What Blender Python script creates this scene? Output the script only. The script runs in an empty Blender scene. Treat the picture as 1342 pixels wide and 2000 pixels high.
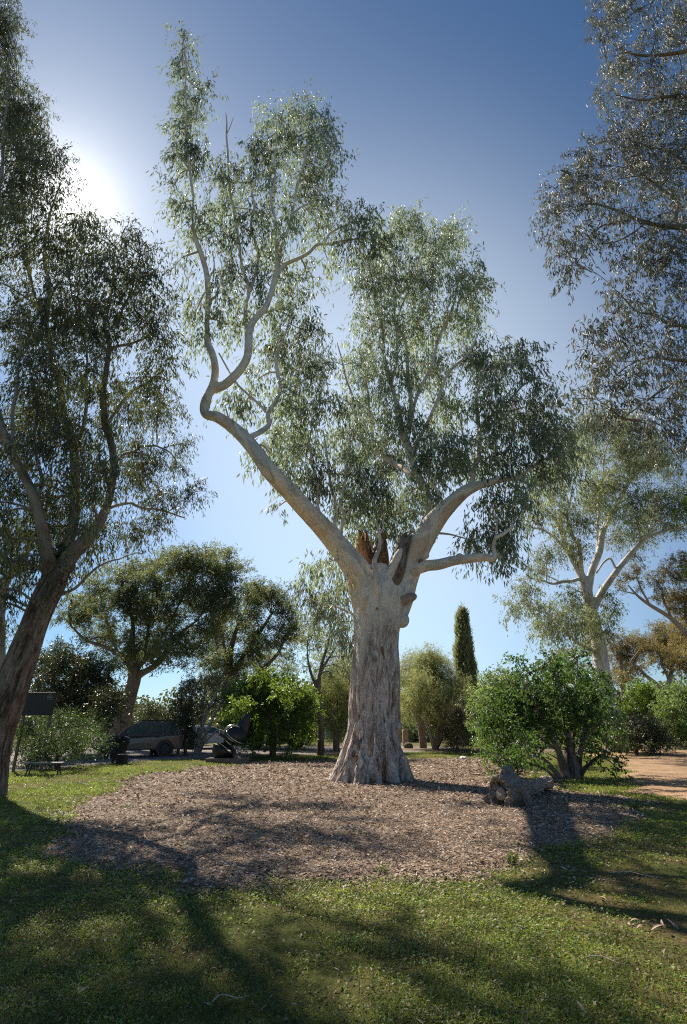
import bpy, bmesh, math, random
import numpy as np
from mathutils import Vector, Matrix

# ------------------------------------------------------------------ camera, world, sun, exposure
SC = bpy.context.scene
COL = SC.collection
CAMH = 1.5
F = 20.0 / 36.0 * 2000.0                      # focal length in photo pixels
PITCH = math.atan(430.0 / F)
CP, SP = math.cos(PITCH), math.sin(PITCH)
cam = bpy.data.objects.new('camera', bpy.data.cameras.new('camera'))
COL.objects.link(cam)
cam.location = (0, 0, CAMH)
cam.rotation_euler = (math.pi / 2 + PITCH, 0, 0)
cam.data.sensor_fit = 'VERTICAL'
cam.data.sensor_height = 36.0
cam.data.lens = 20.0
cam.data.clip_start = 0.05
cam.data.clip_end = 3000
SC.camera = cam

SUN = np.array([-0.56, 0.85, 1.0]); SUN = SUN / np.linalg.norm(SUN)
SUN_EL = math.asin(SUN[2]); SUN_AZ = math.atan2(SUN[0], SUN[1])   # from +Y towards +X

W = bpy.data.worlds.new("World"); SC.world = W
W.use_nodes = True
wn, wl = W.node_tree.nodes, W.node_tree.links
wn.clear()
sky = wn.new('ShaderNodeTexSky'); sky.sky_type = 'NISHITA'
sky.sun_disc = False
sky.sun_elevation = SUN_EL
sky.sun_rotation = SUN_AZ
sky.altitude = 300; sky.air_density = 1.0; sky.dust_density = 0.52; sky.ozone_density = 6.0
bgn = wn.new('ShaderNodeBackground'); bgn.inputs['Strength'].default_value = 0.050
wout = wn.new('ShaderNodeOutputWorld')
# bright hazy air low in the sky below the sun (world directions only)
tcw = wn.new('ShaderNodeTexCoord'); dt = wn.new('ShaderNodeVectorMath'); dt.operation = 'DOT_PRODUCT'
nrm_ = wn.new('ShaderNodeVectorMath'); nrm_.operation = 'NORMALIZE'; wl.new(tcw.outputs['Generated'], nrm_.inputs[0])
wl.new(nrm_.outputs[0], dt.inputs[0]); _e, _a = math.radians(26), math.radians(4)
dt.inputs[1].default_value = (math.sin(_a) * math.cos(_e), math.cos(_a) * math.cos(_e), math.sin(_e))
def wm(op, a, b):
    n = wn.new('ShaderNodeMath'); n.operation = op
    for i, x in enumerate((a, b)):
        if x is None: continue
        if isinstance(x, (int, float)): n.inputs[i].default_value = x
        else: wl.new(x, n.inputs[i])
    return n.outputs[0]
ang = wm('ARCCOSINE', dt.outputs['Value'], None)
hz = wm('MULTIPLY', wm('EXPONENT', wm('MULTIPLY', wm('POWER', wm('MULTIPLY', ang, 1 / math.radians(25.5)), 3.4), -1.0), None), 0.285)
bg2 = wn.new('ShaderNodeBackground'); bg2.inputs['Color'].default_value = (0.97, 0.99, 0.86, 1); wl.new(hz, bg2.inputs['Strength'])
ds = wn.new('ShaderNodeVectorMath'); ds.operation = 'DOT_PRODUCT'; wl.new(nrm_.outputs[0], ds.inputs[0]); ds.inputs[1].default_value = SUN.tolist()
gw = wm('MULTIPLY', wm('EXPONENT', wm('MULTIPLY', wm('ARCCOSINE', wm('MINIMUM', ds.outputs['Value'], 1.0), None), -1 / math.radians(2.0)), None), 1.1)   # aureole of the sun
bg3 = wn.new('ShaderNodeBackground'); bg3.inputs['Color'].default_value = (1.0, 0.96, 0.88, 1); wl.new(gw, bg3.inputs['Strength'])
gw2 = wm('MULTIPLY', wm('EXPONENT', wm('MULTIPLY', wm('ARCCOSINE', wm('MINIMUM', ds.outputs['Value'], 1.0), None), -1 / math.radians(9.0)), None), 0.28)
bg4 = wn.new('ShaderNodeBackground'); bg4.inputs['Color'].default_value = (1.0, 0.70, 0.40, 1); wl.new(gw2, bg4.inputs['Strength'])
add4 = wn.new('ShaderNodeAddShader'); wl.new(bg3.outputs[0], add4.inputs[0]); wl.new(bg4.outputs[0], add4.inputs[1])
sz = wn.new('ShaderNodeSeparateXYZ'); wl.new(nrm_.outputs[0], sz.inputs[0])
lowb = wm('MULTIPLY', wm('EXPONENT', wm('MULTIPLY', wm('MAXIMUM', sz.outputs[2], 0.0), -1 / math.sin(math.radians(7))), None), 0.14)   # pale band along the horizon
bg5 = wn.new('ShaderNodeBackground'); bg5.inputs['Color'].default_value = (1.0, 0.80, 0.60, 1); wl.new(lowb, bg5.inputs['Strength'])
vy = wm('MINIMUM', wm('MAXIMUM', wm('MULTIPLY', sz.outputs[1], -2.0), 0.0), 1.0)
back_fill = wm('MULTIPLY', wm('MULTIPLY', vy, wm('EXPONENT', wm('MULTIPLY', wm('MAXIMUM', sz.outputs[2], 0.0), -2.2), None)), 0.24)   # added brightening of the unseen sky behind the camera, fills the shade
lowb = wm('ADD', lowb, back_fill)
add5 = wn.new('ShaderNodeAddShader'); wl.new(add4.outputs[0], add5.inputs[0]); wl.new(bg5.outputs[0], add5.inputs[1])
add3 = wn.new('ShaderNodeAddShader'); wl.new(bg2.outputs[0], add3.inputs[0]); wl.new(add5.outputs[0], add3.inputs[1])
add_ = wn.new('ShaderNodeAddShader')
wb_ = wn.new('ShaderNodeMix'); wb_.data_type = 'RGBA'; wb_.blend_type = 'MULTIPLY'; wb_.inputs[0].default_value = 1.0; wb_.inputs[7].default_value = (0.69, 0.97, 1.08, 1)
wl.new(sky.outputs[0], wb_.inputs[6]); wl.new(wb_.outputs[2], bgn.inputs['Color']); wl.new(bgn.outputs[0], add_.inputs[0]); wl.new(add3.outputs[0], add_.inputs[1]); wl.new(add_.outputs[0], wout.inputs['Surface'])

sun = bpy.data.objects.new('sun', bpy.data.lights.new('sun', 'SUN'))
COL.objects.link(sun)
sun.data.energy = 5.0
sun.data.angle = math.radians(0.5)
sun.data.color = (1.0, 0.91, 0.77)
sun.rotation_euler = Vector((-SUN).tolist()).to_track_quat('-Z', 'Y').to_euler()
sun.location = (SUN * 60).tolist()

SC.view_settings.view_transform = 'Standard'
SC.view_settings.look = 'None'
SC.view_settings.exposure = 0.80
SC.view_settings.gamma = 1.0
cy = SC.cycles
cy.use_denoising = False
cy.filter_width = 1.15
cy.max_bounces = 7; cy.diffuse_bounces = 3; cy.glossy_bounces = 2; cy.transmission_bounces = 4; cy.transparent_max_bounces = 4
cy.sample_clamp_indirect = 4.0
cy.caustics_reflective = False; cy.caustics_refractive = False

rng = np.random.default_rng(7)
random.seed(7)

# ------------------------------------------------------------------ numeric helpers
def _hash(ix, iy, iz):
    h = (ix * 374761393 + iy * 668265263 + iz * 2147483647) & 0xFFFFFFFF
    h = ((h ^ (h >> 13)) * 1274126177) & 0xFFFFFFFF
    h = h ^ (h >> 16)
    return (h & 0xFFFF) / 65535.0

def vnoise(p):
    """value noise in -1..1, p: (n,3)"""
    p = np.asarray(p, float)
    i = np.floor(p).astype(np.int64); f = p - i
    f = f * f * (3 - 2 * f)
    r = 0
    for dx in (0, 1):
        for dy in (0, 1):
            for dz in (0, 1):
                w = (f[:, 0] if dx else 1 - f[:, 0]) * (f[:, 1] if dy else 1 - f[:, 1]) * (f[:, 2] if dz else 1 - f[:, 2])
                r = r + w * _hash(i[:, 0] + dx, i[:, 1] + dy, i[:, 2] + dz)
    return r * 2 - 1

def fbm(p, oct=4):
    p = np.asarray(p, float); a = 1.0; s = 0; t = 0
    for k in range(oct):
        s = s + a * vnoise(p * (2 ** k) + 17.3 * k); t += a; a *= 0.5
    return s / t

def H(x, y):
    """height of the ground"""
    x = np.asarray(x, float); y = np.asarray(y, float)
    u = np.clip((y - 22) / 38, 0, 1)
    h = 0.6 * u * u * (3 - 2 * u)
    q = np.stack([x * 0.23, y * 0.23, x * 0], -1).reshape(-1, 3)
    h = h + (vnoise(q) * 0.03).reshape(x.shape)
    return h

def ray(px, py):
    cx = (px - 671.0) / F; cyy = (1000.0 - py) / F
    return np.array([cx, CP - SP * cyy, SP + CP * cyy])

def P(px, py, Y):
    """the point seen at photo pixel (px,py) that stands Y metres ahead"""
    r = ray(px, py); t = Y / r[1]
    return r * t + np.array([0, 0, CAMH])

def depth(p):
    return CP * p[1] + SP * (p[2] - CAMH)

def G(px, py):
    """the ground point seen at photo pixel"""
    r = ray(px, py)
    h = 0.0
    for _ in range(30):
        t = (h - CAMH) / r[2]
        h = 0.5 * h + 0.5 * float(H(np.array([r[0] * t]), np.array([r[1] * t]))[0])
    return np.array([r[0] * t, r[1] * t, h])

def proj(p):
    p = np.atleast_2d(p)
    d = CP * p[:, 1] + SP * (p[:, 2] - CAMH); u = -SP * p[:, 1] + CP * (p[:, 2] - CAMH)
    return np.stack([671 + F * p[:, 0] / d, 1000 - F * u / d, d], -1)

def catmull(a, n=6):
    a = np.asarray(a, float)
    if len(a) < 3:
        t = np.linspace(0, 1, n + 1)[:, None]
        return a[0] * (1 - t) + a[-1] * t
    q = np.vstack([2 * a[0] - a[1], a, 2 * a[-1] - a[-2]])
    out = []
    for i in range(len(a) - 1):
        p0, p1, p2, p3 = q[i:i + 4]
        for t in np.linspace(0, 1, n, endpoint=False):
            out.append(0.5 * (2 * p1 + (p2 - p0) * t + (2 * p0 - 5 * p1 + 4 * p2 - p3) * t * t + (3 * p1 - p0 - 3 * p2 + p3) * t ** 3))
    out.append(a[-1])
    return np.array(out)

def frames(pts):
    t = np.gradient(pts, axis=0); t /= np.linalg.norm(t, axis=1)[:, None] + 1e-9
    u = np.zeros_like(t)
    a = np.array([1.0, 0, 0]) if abs(t[0][0]) < 0.9 else np.array([0, 1.0, 0])
    v = a - t[0] * a.dot(t[0]); u[0] = v / np.linalg.norm(v)
    for i in range(1, len(pts)):
        v = u[i - 1] - t[i] * u[i - 1].dot(t[i]); u[i] = v / (np.linalg.norm(v) + 1e-9)
    return t, u, np.cross(t, u)

def unit(v):
    return v / (np.linalg.norm(v, axis=-1, keepdims=True) + 1e-9)

# ------------------------------------------------------------------ object helpers
def tag(o, label=None, cat=None, group=None, kind=None):
    if label: o['label'] = label
    if cat: o['category'] = cat
    if group: o['group'] = group
    if kind: o['kind'] = kind
    return o

def thing(name, label, cat, loc=(0, 0, 0), rz=0.0, group=None):
    o = bpy.data.objects.new(name, None); COL.objects.link(o)
    o.empty_display_size = 0.2
    o.location = [float(c) for c in loc]; o.rotation_euler = (0, 0, rz)
    return tag(o, label, cat, group)

def link(name, me, mat, parent=None, world=True):
    o = bpy.data.objects.new(name, me); COL.objects.link(o)
    for m in (mat if isinstance(mat, (list, tuple)) else [mat]):
        me.materials.append(m)
    if parent is not None:
        o.parent = parent
        if world:                                   # vertices were given in world space
            l = Vector(parent.location); top = parent
            while top.parent is not None:
                top = top.parent; l += Vector(top.location)
            o.location = -l if parent.parent is None else (0, 0, 0)
    return o

class MB:
    """collects quads / polygons and builds ONE mesh object"""
    def __init__(s):
        s.v = []; s.f = []; s.n = 0; s.q = []; s.bark = []; s.tint = []
    def add(s, v, f, bark=None, tint=0.5):
        v = np.asarray(v, float)
        if isinstance(f, np.ndarray): s.q.append(f + s.n)
        else: s.f += [tuple(i + s.n for i in t) for t in f]
        s.v.append(v); s.n += len(v)
        s.bark.append(v if bark is None else bark)
        s.tint.append(np.full(len(v), tint) if np.isscalar(tint) else tint)
    def mesh(s, name, smooth=False):
        me = bpy.data.meshes.new(name)
        V = np.concatenate(s.v).astype(np.float32)
        Q = np.concatenate(s.q).astype(np.int32) if s.q else np.zeros((0, 4), np.int32)
        ln = [4] * len(Q) + [len(t) for t in s.f]
        idx = np.concatenate([Q.ravel(), np.array([i for t in s.f for i in t], np.int32)]).astype(np.int32)
        st = np.concatenate([[0], np.cumsum(ln)[:-1]]).astype(np.int32)
        me.vertices.add(len(V)); me.vertices.foreach_set('co', V.ravel())
        me.loops.add(len(idx)); me.loops.foreach_set('vertex_index', idx)
        me.polygons.add(len(ln)); me.polygons.foreach_set('loop_start', st)
        me.polygons.foreach_set('use_smooth', np.full(len(ln), smooth, dtype=bool))
        a = me.attributes.new('bark', 'FLOAT_VECTOR', 'POINT'); a.data.foreach_set('vector', np.concatenate(s.bark).astype(np.float32).ravel())
        a = me.attributes.new('tint', 'FLOAT', 'POINT'); a.data.foreach_set('value', np.concatenate(s.tint).astype(np.float32))
        me.update(calc_edges=True); me.validate()
        return me
    def build(s, name, mat, parent=None, smooth=False, world=True):
        return link(name, s.mesh(name, smooth), mat, parent, world)
    # shapes
    def tube(s, pts, rad, k=8, rough=0.0, cap=True, seed=0.0, lobes=None):
        pts = np.asarray(pts, float); rad = np.asarray(rad, float); n = len(pts)
        t, u, w = frames(pts)
        th = np.linspace(0, 2 * math.pi, k, endpoint=False)
        d = np.cos(th)[None, :, None] * u[:, None] + np.sin(th)[None, :, None] * w[:, None]
        L = np.concatenate([[0], np.cumsum(np.linalg.norm(np.diff(pts, axis=0), axis=1))])
        bk = np.stack([np.cos(th)[None] * rad[:, None], np.sin(th)[None] * rad[:, None], np.repeat(L[:, None], k, 1)], -1)
        r = np.repeat(rad[:, None], k, 1)
        if rough:
            r = r * (1 + rough * fbm((bk * np.array([2.5, 2.5, 1.2]) / 1.0 + seed).reshape(-1, 3), 3).reshape(n, k))
        if lobes is not None: r = r * lobes(th, pts)
        v = (pts[:, None] + d * r[..., None]).reshape(-1, 3)
        i = np.arange(n - 1)[:, None] * k; j = np.arange(k)[None]; j2 = (j + 1) % k
        q = np.stack([i + j, i + j2, i + k + j2, i + k + j], -1).reshape(-1, 4)
        s.add(v, q, (bk + seed).reshape(-1, 3))
        if cap:
            s.f += [tuple(s.n - n * k + np.arange(k)[::-1]), tuple(s.n - k + np.arange(k))]
            s.f = [tuple(int(x) for x in t_) for t_ in s.f]
    def box(s, c, size, R=None, bev=0.0):
        bm = bmesh.new(); bmesh.ops.create_cube(bm, size=1.0)
        bmesh.ops.scale(bm, vec=size, verts=bm.verts)
        if bev: bmesh.ops.bevel(bm, geom=bm.edges[:], offset=bev, segments=2, affect='EDGES', profile=0.6)
        if R is not None: bmesh.ops.transform(bm, matrix=R.to_4x4(), verts=bm.verts)
        s.bm(bm, c)
    def bm(s, bm, c=(0, 0, 0)):
        bm.verts.index_update()
        v = np.array([x.co for x in bm.verts]) + np.array(c)
        s.add(v, [tuple(x.index for x in f.verts) for f in bm.faces]); bm.free()
    def prism(s, outline, y0, y1, bev=0.0, xf=None):
        """outline (x,z) extruded between y0 and y1"""
        bm = bmesh.new()
        vs = [bm.verts.new((x, y0, z)) for x, z in outline]
        f = bm.faces.new(vs)
        r = bmesh.ops.extrude_face_region(bm, geom=[f])
        bmesh.ops.translate(bm, vec=(0, y1 - y0, 0), verts=[e for e in r['geom'] if isinstance(e, bmesh.types.BMVert)])
        bmesh.ops.recalc_face_normals(bm, faces=bm.faces)
        if bev: bmesh.ops.bevel(bm, geom=bm.edges[:], offset=bev, segments=2, affect='EDGES', profile=0.6)
        if xf:
            for v in bm.verts: v.co = xf(v.co)
        s.bm(bm)
    def leaves(s, pos, dirs, L, Wd, nrm=None, tint=0.5, mid=0.45, fold=0.15):
        n = len(pos); d = unit(dirs)
        if nrm is None: nrm = rng.normal(size=(n, 3))
        sd = unit(np.cross(d, nrm)); up = np.cross(sd, d)
        L = np.broadcast_to(L, (n,))[:, None]; Wd = np.broadcast_to(Wd, (n,))[:, None]
        m = pos + d * L * mid + up * (fold * Wd)
        tip = pos + d * L - up * (fold * Wd)
        v = np.stack([pos, m + sd * Wd / 2, tip, m - sd * Wd / 2], 1).reshape(-1, 3)
        q = np.arange(n * 4).reshape(n, 4)
        s.add(v, q, v, np.repeat(np.broadcast_to(tint, (n,)), 4))

# ------------------------------------------------------------------ materials
def newmat(name):
    m = bpy.data.materials.new(name); m.use_nodes = True
    nt = m.node_tree; nt.nodes.clear()
    out = nt.nodes.new('ShaderNodeOutputMaterial')
    def N(t, **kw):
        n = nt.nodes.new(t)
        for k, v in kw.items():
            if k.startswith('i_'):
                key = k[2:]
                n.inputs[int(key) if key.isdigit() else key].default_value = v
            else: setattr(n, k, v)
        return n
    return m, nt, N, nt.links.new, out

def C4(c): return (c[0], c[1], c[2], 1.0)

def ramp(N, fac, L, stops, interp='LINEAR'):
    r = N('ShaderNodeValToRGB'); e = r.color_ramp.elements; r.color_ramp.interpolation = interp
    while len(e) < len(stops): e.new(0.5)
    for el, (p, c) in zip(e, stops): el.position = p; el.color = C4(c)
    L(fac, r.inputs[0]); return r.outputs[0]

def mixc(N, L, fac, a, b, mode='MIX'):
    m = N('ShaderNodeMix', data_type='RGBA', blend_type=mode)
    for k, x in ((0, fac), (6, a), (7, b)):
        if hasattr(x, 'links'): L(x, m.inputs[k])
        else: m.inputs[k].default_value = C4(x) if k else x
    return m.outputs[2]

def mat_plain(name, col, rough=0.6, metal=0.0, spec=0.5, var=0.15, scale=6.0, bump=0.0, coat=0.0):
    m, nt, N, L, out = newmat(name)
    p = N('ShaderNodeBsdfPrincipled', i_Roughness=rough, i_Metallic=metal)
    p.inputs['Specular IOR Level'].default_value = spec
    p.inputs['Coat Weight'].default_value = coat
    tc = N('ShaderNodeTexCoord'); nz = N('ShaderNodeTexNoise', i_Scale=scale, i_Detail=6.0)
    L(tc.outputs['Object'], nz.inputs[0])
    c = ramp(N, nz.outputs[0], L, [(0.3, [x * (1 - var) for x in col]), (0.7, [min(1, x * (1 + var)) for x in col])])
    L(c, p.inputs['Base Color'])
    if bump:
        b = N('ShaderNodeBump', i_Strength=bump, i_Distance=0.02); L(nz.outputs[0], b.inputs['Height']); L(b.outputs[0], p.inputs['Normal'])
    L(p.outputs[0], out.inputs[0]); return m

def mat_leaf(name, cols, trans_col, trans=0.35, rough=0.42, spec=0.5):
    m, nt, N, L, out = newmat(name)
    geo = N('ShaderNodeNewGeometry'); at = N('ShaderNodeAttribute', attribute_name='tint')
    n = len(cols)
    c1 = ramp(N, geo.outputs['Random Per Island'], L, [((i + 0.5) / n, c) for i, c in enumerate(cols)])
    g = N('ShaderNodeMapRange'); g.inputs[3].default_value = 0.5; g.inputs[4].default_value = 1.6
    L(at.outputs['Fac'], g.inputs[0])
    c2 = mixc(N, L, 1.0, c1, g.outputs[0], 'MULTIPLY')
    p = N('ShaderNodeBsdfPrincipled', i_Roughness=rough); p.inputs['Specular IOR Level'].default_value = spec
    L(c2, p.inputs['Base Color'])
    t = N('ShaderNodeBsdfTranslucent')
    L(mixc(N, L, 1.0, trans_col, g.outputs[0], 'MULTIPLY'), t.inputs[0])
    x = N('ShaderNodeMixShader', i_0=trans)
    L(p.outputs[0], x.inputs[1]); L(t.outputs[0], x.inputs[2]); L(x.outputs[0], out.inputs[0]); return m

def mat_bark(name, smooth, rough, dark, bump=0.5, sc=1.0):
    """smooth: three colours of the shed upper bark; rough: two colours of the fibrous lower bark; 'tint' says how rough"""
    m, nt, N, L, out = newmat(name)
    b = N('ShaderNodeAttribute', attribute_name='bark'); at = N('ShaderNodeAttribute', attribute_name='tint')
    def nz(scale, mp, detail=6.0, dist=0.0, r=0.6):
        q = N('ShaderNodeMapping'); q.inputs['Scale'].default_value = mp; L(b.outputs['Vector'], q.inputs[0])
        z = N('ShaderNodeTexNoise', i_Scale=scale * sc, i_Detail=detail, i_Distortion=dist, i_Roughness=r); L(q.outputs[0], z.inputs[0]); return z.outputs[0]
    patch = nz(1.6, (1, 1, 0.45), 5, 0.6)
    streak = nz(5.5, (1, 1, 0.22), 6, 1.2, 0.60)
    fine = nz(17.0, (1, 1, 0.34), 5, 0.8, 0.66)
    cs = ramp(N, patch, L, [(0.30, smooth[1]), (0.40, smooth[1]), (0.43, smooth[0]), (0.54, smooth[0]), (0.575, smooth[2]), (0.66, smooth[2]), (0.69, smooth[0])])
    cs = mixc(N, L, 0.6, cs, ramp(N, streak, L, [(0.28, (0.42, 0.40, 0.38)), (0.5, (1, 1, 1))]), 'MULTIPLY')
    cs = mixc(N, L, 0.18, cs, ramp(N, fine, L, [(0.3, (0.5, 0.48, 0.45)), (0.6, (1, 1, 1))]), 'MULTIPLY')
    cr = ramp(N, streak, L, [(0.29, dark), (0.40, rough[1]), (0.51, rough[0]), (0.68, smooth[0])])
    cr = mixc(N, L, 0.75, cr, ramp(N, fine, L, [(0.34, (0.28, 0.25, 0.22)), (0.50, (1, 1, 1))]), 'MULTIPLY')
    # roughness mask with ragged edge
    a = N('ShaderNodeMath', operation='MULTIPLY_ADD'); L(streak, a.inputs[0]); a.inputs[1].default_value = 0.9; L(at.outputs['Fac'], a.inputs[2])
    mk = N('ShaderNodeMapRange'); mk.inputs[1].default_value = 0.80; mk.inputs[2].default_value = 1.10; L(a.outputs[0], mk.inputs[0])
    p = N('ShaderNodeBsdfPrincipled', i_Roughness=0.85); p.inputs['Specular IOR Level'].default_value = 0.25
    L(mixc(N, L, mk.outputs[0], cs, cr), p.inputs['Base Color'])
    hsum = N('ShaderNodeMath', operation='MULTIPLY_ADD'); L(fine, hsum.inputs[0]); hsum.inputs[1].default_value = 0.5; L(streak, hsum.inputs[2])
    st = N('ShaderNodeMath', operation='MULTIPLY_ADD'); L(mk.outputs[0], st.inputs[0]); st.inputs[1].default_value = bump; st.inputs[2].default_value = bump * 0.25
    bp = N('ShaderNodeBump', i_Distance=0.06); L(st.outputs[0], bp.inputs['Strength']); L(hsum.outputs[0], bp.inputs['Height']); L(bp.outputs[0], p.inputs['Normal'])
    L(p.outputs[0], out.inputs[0]); return m

M = {}
M['gum_bark'] = mat_bark('pale gum bark', [(0.80, 0.72, 0.62), (0.72, 0.55, 0.41), (0.58, 0.54, 0.49)], [(0.60, 0.50, 0.42), (0.33, 0.25, 0.20)], (0.05, 0.035, 0.028), 1.0)
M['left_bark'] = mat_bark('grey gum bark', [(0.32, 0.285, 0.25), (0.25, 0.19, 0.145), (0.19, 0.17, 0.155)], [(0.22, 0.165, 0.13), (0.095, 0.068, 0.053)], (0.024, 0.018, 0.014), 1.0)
M['white_bark'] = mat_bark('white gum bark', [(0.70, 0.65, 0.58), (0.55, 0.46, 0.38), (0.48, 0.45, 0.42)], [(0.50, 0.44, 0.38), (0.3, 0.25, 0.2)], (0.12, 0.09, 0.07), 0.5)
M['brown_bark'] = mat_bark('brown bark', [(0.24, 0.19, 0.15), (0.20, 0.14, 0.10), (0.16, 0.13, 0.11)], [(0.15, 0.11, 0.085), (0.08, 0.06, 0.045)], (0.025, 0.02, 0.015), 0.8)
M['pink_bark'] = mat_bark('pinkish bark', [(0.50, 0.40, 0.33), (0.42, 0.28, 0.20), (0.34, 0.28, 0.24)], [(0.3, 0.22, 0.17), (0.16, 0.11, 0.08)], (0.05, 0.04, 0.03), 0.6)
M['gum_leaf'] = mat_leaf('river gum leaves', [(0.070, 0.100, 0.062), (0.145, 0.175, 0.120), (0.31, 0.335, 0.27), (0.10, 0.14, 0.082)], (0.36, 0.43, 0.23), 0.36, 0.50, 0.85)
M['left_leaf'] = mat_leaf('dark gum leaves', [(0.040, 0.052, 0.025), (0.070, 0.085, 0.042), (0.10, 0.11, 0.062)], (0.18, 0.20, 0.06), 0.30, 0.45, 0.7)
M['right_leaf'] = mat_leaf('grey gum leaves', [(0.080, 0.088, 0.065), (0.14, 0.145, 0.12), (0.24, 0.245, 0.225), (0.085, 0.093, 0.074)], (0.16, 0.165, 0.09), 0.26, 0.55, 0.9)
M['white_leaf'] = mat_leaf('olive gum leaves', [(0.085, 0.115, 0.055), (0.14, 0.17, 0.09), (0.21, 0.225, 0.14)], (0.34, 0.38, 0.14), 0.38, 0.48, 0.7)
M['brown_leaf'] = mat_leaf('brownish leaves', [(0.058, 0.080, 0.034), (0.098, 0.115, 0.052), (0.15, 0.14, 0.068)], (0.27, 0.31, 0.10), 0.40, 0.5)
M['ochre_leaf'] = mat_leaf('ochre leaves', [(0.11, 0.105, 0.04), (0.16, 0.135, 0.055), (0.21, 0.155, 0.07)], (0.34, 0.27, 0.08), 0.36, 0.5)
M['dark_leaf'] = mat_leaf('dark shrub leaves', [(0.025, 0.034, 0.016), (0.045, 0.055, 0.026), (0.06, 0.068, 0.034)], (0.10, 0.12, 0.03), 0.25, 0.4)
M['green_leaf'] = mat_leaf('fresh green leaves', [(0.045, 0.085, 0.016), (0.075, 0.135, 0.025), (0.11, 0.17, 0.035)], (0.25, 0.36, 0.04), 0.42, 0.4)
M['bush_leaf'] = mat_leaf('bush leaves', [(0.026, 0.058, 0.016), (0.045, 0.088, 0.024), (0.075, 0.12, 0.035)], (0.14, 0.25, 0.04), 0.36, 0.5)
M['wattle_leaf'] = mat_leaf('feathery wattle leaves', [(0.12, 0.155, 0.055), (0.19, 0.22, 0.085), (0.27, 0.28, 0.125)], (0.42, 0.44, 0.16), 0.43, 0.5)
M['dull_leaf'] = mat_leaf('dull olive leaves', [(0.085, 0.085, 0.045), (0.12, 0.115, 0.06), (0.15, 0.135, 0.075)], (0.2, 0.18, 0.07), 0.3, 0.5)
M['cypress_leaf'] = mat_leaf('cypress foliage', [(0.10, 0.125, 0.07), (0.17, 0.195, 0.11), (0.28, 0.29, 0.18)], (0.34, 0.36, 0.15), 0.42, 0.5)
M['shade_leaf'] = mat_leaf('shade-toned shrub leaves', [(0.020, 0.040, 0.012), (0.034, 0.060, 0.018), (0.055, 0.082, 0.028)], (0.09, 0.15, 0.03), 0.32, 0.5)  # greens darkened to make shrubs look shaded; the shade is in the colour
M['pale_leaf'] = mat_leaf('pale green leaves', [(0.07, 0.12, 0.035), (0.11, 0.17, 0.055), (0.16, 0.22, 0.085)], (0.28, 0.38, 0.09), 0.42, 0.42)

# ------------------------------------------------------------------ trees
def px_path(lst, n=6, wig=0.0, seed=0.0):
    """[(px, py, Y, width in photo pixels)] -> smooth world points and radii"""
    w = []
    for x, y, Y, wd in lst:
        p = P(x, y, Y); w.append([p[0], p[1], p[2], 0.5 * wd / F * depth(p)])
    a = catmull(w, n)
    pts, rad = a[:, :3], np.maximum(a[:, 3], 0.004)
    if wig:
        q = pts * 0.9 + seed
        fade = np.clip(np.linspace(0, 4, len(pts)), 0, 1)[:, None]
        pts = pts + fade * wig * np.stack([vnoise(q), vnoise(q + 31.7), vnoise(q + 77.1)], -1)
    return pts, rad

def cyl_coords(V, paths):
    """cylinder coordinates of points V about the nearest of the given axes"""
    A, R, T, U, Wv, LL = [], [], [], [], [], []
    off = 0.0
    for pts, rad in paths:
        t, u, w = frames(pts)
        A.append(pts); R.append(rad); T.append(t); U.append(u); Wv.append(w)
        LL.append(np.concatenate([[0], np.cumsum(np.linalg.norm(np.diff(pts, axis=0), axis=1))]) + off); off += 13.7
    A, R, T, U, Wv, LL = map(np.concatenate, (A, R, T, U, Wv, LL))
    out = np.zeros_like(V)
    for s in range(0, len(V), 4000):
        v = V[s:s + 4000]
        d = np.linalg.norm(v[:, None] - A[None], axis=2) / (R[None] + 0.02)
        i = d.argmin(1); r = v - A[i]
        out[s:s + 4000] = np.stack([(r * U[i]).sum(1), (r * Wv[i]).sum(1), LL[i] + (r * T[i]).sum(1)], -1)
    return out

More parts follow.
